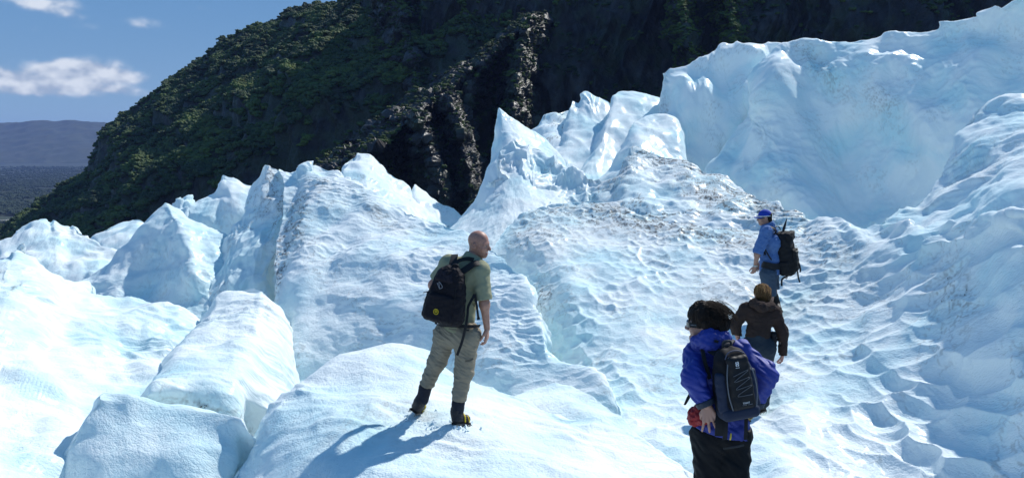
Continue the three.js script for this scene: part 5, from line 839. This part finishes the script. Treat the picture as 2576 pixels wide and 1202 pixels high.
// ---------------------------------------------------------------- man in a blue shell jacket, nearest, shouting to the left
{
  const J = Jp(5.1), me = person('dark-haired man in blue shell jacket and black trousers with hands on hips');
  const fr = frame(J(2474, 1142, 0), V3(-.9, .02, -.38), V3(-.06, 1, 0));
  const neck = J(2490, 1205, .03), shL = J(2448, 1246, .06), shR = J(2598, 1240, 0), chest = J(2528, 1290, .04), belly = J(2535, 1400, .02), pel = J(2534, 1490, .02), hipL = J(2492, 1528, .02), hipR = J(2574, 1528, .02);
  const elL = J(2436, 1325, -.16), wrL = J(2484, 1424, -.19), elR = J(2686, 1312, -.08), wrR = J(2646, 1420, -.02);
  const knL = J(2492, 1740, .06), anL = J(2486, 1985, .02), knR = J(2574, 1740, 0), anR = J(2582, 1985, .02);
  const back = V3(.1, .05, 1);
  const torso = [limb(shL, shR, .066, .066), limb(chest.clone().lerp(shL, .42), chest.clone().lerp(shR, .42), .105, .105, { n: back, f: .85 }), limb(chest, belly, .12, .118, { n: back, f: .85 }), limb(belly, pel, .13, .13, { n: back, f: .85 }), limb(neck, fr.to(0, -.1, -.03), .058, .054), limb(neck, chest, .07, .1)];
  const legs = [limb(hipL, hipR, .1, .1), limb(hipL, knL, .095, .062), limb(knL, anL, .06, .042), limb(hipR, knR, .095, .062), limb(knR, anR, .06, .042)];
  const arms = [limb(shL, elL, .056, .043), limb(elL, wrL, .043, .029), limb(shR, elR, .056, .043), limb(elR, wrR, .043, .029)];
  const tone = [.40, .22, .165];
  bodyMesh(me, [...torso, ...legs, ...arms], fr, { open: .019, smile: 0 }, [handLimbs(wrL, J(2488, 1488, -.09).sub(J(2476, 1432, -.1)), V3(-.35, .1, 1), 1, .25, .5), handLimbs(wrR, V3(-.35, -1, -.2), V3(.4, 0, 1), -1, .5)], tone,
    (x, y, z, c) => { const st = sstep(-.03, -.07, y) * sstep(.0, .05, z) * (.5 + .5 * n3(x * 300, y * 300, z * 300)); const m = z > .075 && Math.abs(x) < .02 && Math.hypot(y + .066, (z - .088) * .5) < .014 ? .3 : 1; return [c[0] * (1 - .35 * st) * m, c[1] * (1 - .35 * st) * m * m, c[2] * (1 - .3 * st) * m * m]; });
  const shellBlue = new THREE.MeshPhysicalMaterial({ color: rgb(.017, .034, .27), roughness: .6 });
  const folds = (x, y, z) => .008 * n3(x * 6 + 3, y * 8 - x * 5, z * 6) + .007 * (1 - 2 * Math.abs(n3(x * 7, y * 15 + x * 9, z * 7)));
  const jk = garment('jacket', [...torso.slice(0, 3), limb(belly, J(2534, 1520, .02), .14, .165, { n: back, f: .85 }), limb(neck, chest, .085, .1), limb(shL, elL, .066, .056), limb(elL, wrL.clone().lerp(elL, .08), .056, .044), limb(shR, elR, .068, .056), limb(elR, wrR.clone().lerp(elR, .08), .056, .044)], shellBlue, me, { grow: .017, wr: folds, cell: .009, cuts: [cut(wrL.clone().lerp(elL, .12), elL, wrL, .1), cut(wrR.clone().lerp(elR, .12), elR, wrR, .1), { p: J(2534, 1514, .02), n: V3(-.22, -1, 0).normalize() }] });
  garment('hood', [limb(J(2456, 1200, -.04), J(2490, 1196, -.1), .04, .06), limb(J(2490, 1196, -.1), J(2532, 1186, -.06), .065, .05), limb(J(2532, 1186, -.06), J(2526, 1180, .08), .05, .045), limb(J(2456, 1200, -.04), J(2462, 1196, .1), .04, .04)], shellBlue, jk, { grow: .006, wr: (x, y, z) => .008 * n3(x * 10, y * 12, z * 10) + .004 * (1 - 2 * Math.abs(n3(x * 16, y * 22, z * 16))), cell: .008 });
  mesh('hood_toggle', ribbon([J(2508, 1196, -.185), J(2522, 1200, -.185)], .016, .01, back, false, 4), mBlack, jk);
  const cuffM = cloth(.02, .03, .05, .6);
  for (const [w, e] of [[wrL, elL], [wrR, elR]]) garment('cuff', [limb(w.clone().lerp(e, .2), w.clone().lerp(e, -.02), .054, .05)], cuffM, jk, { grow: .012, wr: wrinkle(.003, 20, 20, 20), cell: .008, cuts: [cut(w.clone().lerp(e, 0), e, w, .2), { p: w.clone().lerp(e, .2), n: e.clone().sub(w).normalize() }] });
  const tr = garment('trousers', [limb(hipL, hipR, .108, .108), limb(hipL, knL, .1, .084), limb(knL, anL, .084, .085), limb(hipR, knR, .1, .084), limb(knR, anR, .084, .085)], cloth(.006, .007, .009, .7), me, { k: .018, grow: .014, wr: (x, y, z) => .009 * n3(x * 6, y * 7 + x * 5, z * 6) + .004 * (1 - 2 * Math.abs(n3(x * 9, y * 13 + x * 11, z * 9))), cell: .011, cuts: [{ p: J(2534, 1496, .02), n: V3(0, 1, 0) }] });
  mesh('pocket_flap', ribbon([J(2540, 1574, -.165), J(2575, 1570, -.17), J(2612, 1562, -.12)], .012, .006, back), cloth(.02, .022, .024, .6), tr);
  mesh('zip_pull', ribbon([J(2567, 1521, -.2), J(2566, 1534, -.205), J(2564, 1544, -.2)], .008, .006, back, false, 8), mYellow, tr);
  boot(me, anL, J(2490, 2008, -.02), J(2470, 2030, .2), J(2486, 1950, .02)); boot(me, anR, J(2580, 2008, -.02), J(2592, 2030, .2), J(2582, 1950, .02));
  // hair
  const hm = cloth(.018, .012, .009, .75);
  const hb = garment('hair', [limb(fr.to(0, .055, .0), fr.to(0, .03, -.05), .088, .09), limb(fr.to(0, .0, -.065), fr.to(0, -.07, -.065), .08, .045), limb(fr.to(0, .09, .03), fr.to(0, .075, .062), .055, .04), limb(fr.to(.06, .03, -.03), fr.to(.062, -.02, -.045), .03, .016), limb(fr.to(-.06, .03, -.03), fr.to(-.062, -.02, -.045), .03, .016)], hm, me, { grow: .004, wr: (x, y, z) => .009 * n3(x * 18, y * 12, z * 18) + .005 * n3(x * 60, y * 20, z * 60), cell: .006 });
  { const tubes = [], r = mulberry(8); for (let i = 0; i < 420; i++) { const a = r() * 6.283, e = .15 + r() * 1.3, q = .112, x = Math.cos(a) * Math.sin(e) * q * .9, z = -.03 + Math.sin(a) * Math.sin(e) * q, y = .05 + Math.cos(e) * q; if (z > .045 && y < .1) continue; const l = .03 + .06 * r(), fly = i % 14 === 0 ? .045 : .006; tubes.push(new THREE.TubeGeometry(new THREE.CatmullRomCurve3([fr.to(x * .96, y, z * .96), fr.to(x * 1.08, y - l * .2 + fly * .5, z * 1.1 - l * .45), fr.to(x * 1.12 + fly * (r() - .5), y - l * .75 + fly * r(), z * 1.12 - l * .8 - fly)]), 6, .0013, 3)); } mesh('hair_strands', mergeGeometries(tubes), hm, hb); }
  mesh('sunglasses', ribbon([fr.to(-.078, .012, -.01), fr.to(-.074, .012, .055), fr.to(-.048, .006, .1), fr.to(0, .008, .11), fr.to(.048, .006, .1), fr.to(.074, .012, .055), fr.to(.078, .012, -.01)], .03, .006, (p) => p.clone().sub(fr.to(0, .006, -.02))), mGlass, me);
  mesh('glasses_temple', cord([fr.to(.079, .012, -.03), fr.to(.08, .014, .03), fr.to(.07, .012, .075)], .0025), cloth(.2, .2, .2, .4), me);

  // black and navy pack
  const pk = new THREE.Group(); pk.name = numbered('backpack'); scene.add(pk); tag(pk, 'black and navy pack with white logo on the man in blue jacket', 'backpack');
  const pf = frame(J(2573, 1335, -.215), V3(.16, .1, 1), V3(-.14, 1, -.06));
  const mp = cloth(.011, .011, .014, .7), navy = cloth(.026, .034, .062, .65);
  mesh('pack_body', shell(pf, (x, y, z) => { const t = clamp((y + .2) / .42), w = .128 - .045 * t * t * t; return rbox(x, y, z, w, .208, .085 - .02 * t, .07) + .005 * n3(x * 14, y * 14, z * 14); }, [.17, .25, .12], .007), mp, pk);
  mesh('front_panel', shell(frame(pf.to(.012, -.0, .075), pf.f, pf.u), (x, y, z) => rbox(x, y, z, .085 - .02 * clamp(y / .4 + .5), .165, .03, .03) + .003 * n3(x * 20, y * 20, z * 20), [.11, .2, .05], .006), cloth(.008, .008, .010, .6), pk);
  for (const s of [-1, 1]) mesh('side_panel', shell(frame(pf.to(s * .098, -.055, .045), pf.f.clone().addScaledVector(pf.r, s * .5), pf.u), (x, y, z) => rbox(x, y, z, .032, .125, .03, .022) + .004 * n3(x * 20, y * 20, z * 20), [.05, .15, .045], .006), navy, pk);
  mesh('base_panel', shell(frame(pf.to(0, -.185, .01), pf.f, pf.u), (x, y, z) => rbox(x, y, z, .12, .042, .085, .035), [.15, .06, .11], .007), navy, pk);
  for (const s of [-1, 1]) mesh('piping', cord([pf.to(s * .05 + .01, .16, .075), pf.to(s * .082 + .01, .06, .098), pf.to(s * .09 + .012, -.06, .1), pf.to(s * .075 + .012, -.155, .098)], .0035), cloth(.16, .17, .19, .6), pk);
  mesh('top_piping', cord([pf.to(-.06, .15, .07), pf.to(-.035, .185, .066), pf.to(.02, .192, .066), pf.to(.065, .17, .068)], .004), cloth(.10, .10, .14, .6), pk);
  mesh('bungee_cord', cord([[-.05, .05], [.05, .075], [-.05, .015], [.055, .03], [-.045, -.03], [.06, -.02], [-.04, -.07], [.055, -.075]].map(([x, y]) => pf.to(x + .012, y, .108)), .0022, 90), cloth(.13, .13, .14, .6), pk);
  { // white mark: two small uprights pinched in the middle, and its line of small print
    const q = []; const add = (x, y, w, h, a) => { const b = new THREE.BoxGeometry(w, h, .003); b.rotateZ(a); b.translate(x, y, 0); q.push(b.toNonIndexed()); };
    for (const s of [-1, 1]) { add(s * .0065, .008, .0065, .012, s * .35); add(s * .0065, -.008, .0065, .012, -s * .35); add(s * .0035, 0, .006, .006, .78); }
    for (let i = 0; i < 7; i++) add(-.0105 + i * .0035, -.0225, .0022, .0032, 0);
    mesh('logo', mergeGeometries(q).applyMatrix4(new THREE.Matrix4().makeBasis(pf.r, pf.u, pf.f).setPosition(pf.to(-.004, .12, .1075))), cloth(.8, .8, .8, .6), pk);
    const font = await new FontLoader().loadAsync('fonts/droid/droid_sans_bold.typeface.json');
    const tg = new TextGeometry('TIGHT', { font, size: .011, depth: .001, curveSegments: 3 }); tg.translate(-.02, 0, 0); const bars = []; for (let i = 0; i < 9; i++) { const b = new THREE.BoxGeometry(.0048, .0018, .001); b.translate(-.021 + i * .0072, -.007, 0); bars.push(b); }
    mesh('lettering', tg.applyMatrix4(new THREE.Matrix4().makeBasis(pf.r, pf.u, pf.f).setPosition(pf.to(.02, -.125, .1062))), cloth(.62, .62, .62, .6), pk);
    mesh('small_print', mergeGeometries(bars).applyMatrix4(new THREE.Matrix4().makeBasis(pf.r, pf.u, pf.f).setPosition(pf.to(.02, -.125, .1062))), cloth(.4, .4, .4, .6), pk);
  }
  mesh('shoulder_strap', ribbon([pf.to(-.05, .17, -.06), J(2496, 1225, -.14), J(2470, 1220, -.06), J(2458, 1235, .1), J(2460, 1290, .2)], .055, .012, (p) => p.clone().sub(J(2520, 1290, .04))), mStrap, pk);
  mesh('shoulder_strap', ribbon([pf.to(.02, .18, -.06), J(2556, 1206, -.14), J(2566, 1192, -.04), J(2572, 1205, .1), J(2580, 1270, .2)], .055, .012, (p) => p.clone().sub(J(2535, 1290, .04))), cloth(.045, .045, .05, .7), pk);
  mesh('grab_loop', cord([pf.to(-.02, .195, -.03), pf.to(-.02, .235, -.02), pf.to(.025, .235, -.02), pf.to(.03, .195, -.03)], .008), cloth(.05, .05, .055, .7), pk);
  mesh('side_strap', ribbon([J(2466, 1225, -.13), J(2474, 1265, -.16), J(2484, 1300, -.16), J(2492, 1330, -.16)], .024, .006, back), mStrap, pk);
  mesh('hip_belt', ribbon([J(2446, 1452, .0), J(2466, 1462, -.13), J(2510, 1466, -.185), J(2560, 1464, -.2), J(2606, 1456, -.16), J(2632, 1448, -.03)], .055, .012, (p) => p.clone().sub(J(2535, 1460, .04))), mStrap, pk);
  mesh('loose_strap', ribbon([J(2527, 1452, -.2), J(2526, 1490, -.215), J(2524, 1530, -.21)], .05, .008, back), mStrap, pk);
  mesh('loose_strap', ribbon([J(2619, 1440, -.13), J(2620, 1490, -.14), J(2618, 1543, -.13)], .022, .006, back), mStrap, pk);
  mesh('loose_strap', ribbon([J(2548, 1452, -.2), J(2548, 1500, -.215), J(2545, 1544, -.2)], .028, .006, back), mStrap, pk);
  mesh('strap_loop', ribbon([J(2441, 1348, -.12), J(2430, 1368, -.13), J(2414, 1396, -.13), J(2405, 1418, -.13), J(2403, 1421, -.13), J(2409, 1414, -.125), J(2424, 1388, -.125)], .011, .004, V3(.3, 0, 1)), mStrap, pk);
  mesh('side_buckle', ribbon([J(2638, 1368, -.18), J(2650, 1374, -.18), J(2652, 1384, -.18)], .026, .014, back, false, 8), mBlack, pk);

  // red pouch on his left hip, gear on the right hip: each hangs on its own
  const red = new THREE.Group(); red.name = numbered('waist_bag'); scene.add(red); tag(red, 'crumpled red bag tucked under the left hand of the man in blue jacket', 'bag');
  garment('bag_body', [limb(J(2444, 1450, -.06), J(2458, 1438, -.08), .04, .034), limb(J(2442, 1470, -.06), J(2464, 1464, -.1), .042, .036), limb(J(2464, 1464, -.1), J(2498, 1464, -.14), .03, .02)], cloth(.27, .012, .016, .6), red, { grow: .004, wr: (x, y, z) => .008 * n3(x * 22, y * 26, z * 22) + .004 * n3(x * 46, y * 50, z * 46), cell: .007 });
  garment('bag_flap', [limb(J(2478, 1474, -.13), J(2508, 1464, -.15), .022, .016)], cloth(.34, .03, .015, .6), red, { grow: .002, wr: wrinkle(.005, 30, 40, 30), cell: .006 });
  const gear = new THREE.Group(); gear.name = numbered('carabiner'); scene.add(gear); tag(gear, 'brass carabiner and cord clipped at the right hip of the man in blue jacket', 'carabiner');
  const gold = new THREE.MeshStandardMaterial({ color: rgb(.45, .32, .10), metalness: .8, roughness: .35 });
  mesh('ring', new THREE.TorusGeometry(.02, .005, 8, 20).scale(.8, 1.4, 1).applyMatrix4(new THREE.Matrix4().makeRotationZ(-.4).setPosition(J(2638, 1456, -.08))), gold, gear);
  mesh('ring', new THREE.TorusGeometry(.014, .004, 8, 20).applyMatrix4(new THREE.Matrix4().makeRotationY(.7).setPosition(J(2634, 1466, -.08))), gold, gear);
  mesh('cord_coil', cord([J(2628, 1446, -.08), J(2644, 1450, -.1), J(2642, 1462, -.1), J(2630, 1470, -.08), J(2636, 1480, -.08)], .006), cloth(.06, .05, .03, .7), gear);
}
renderer.render(scene, camera);
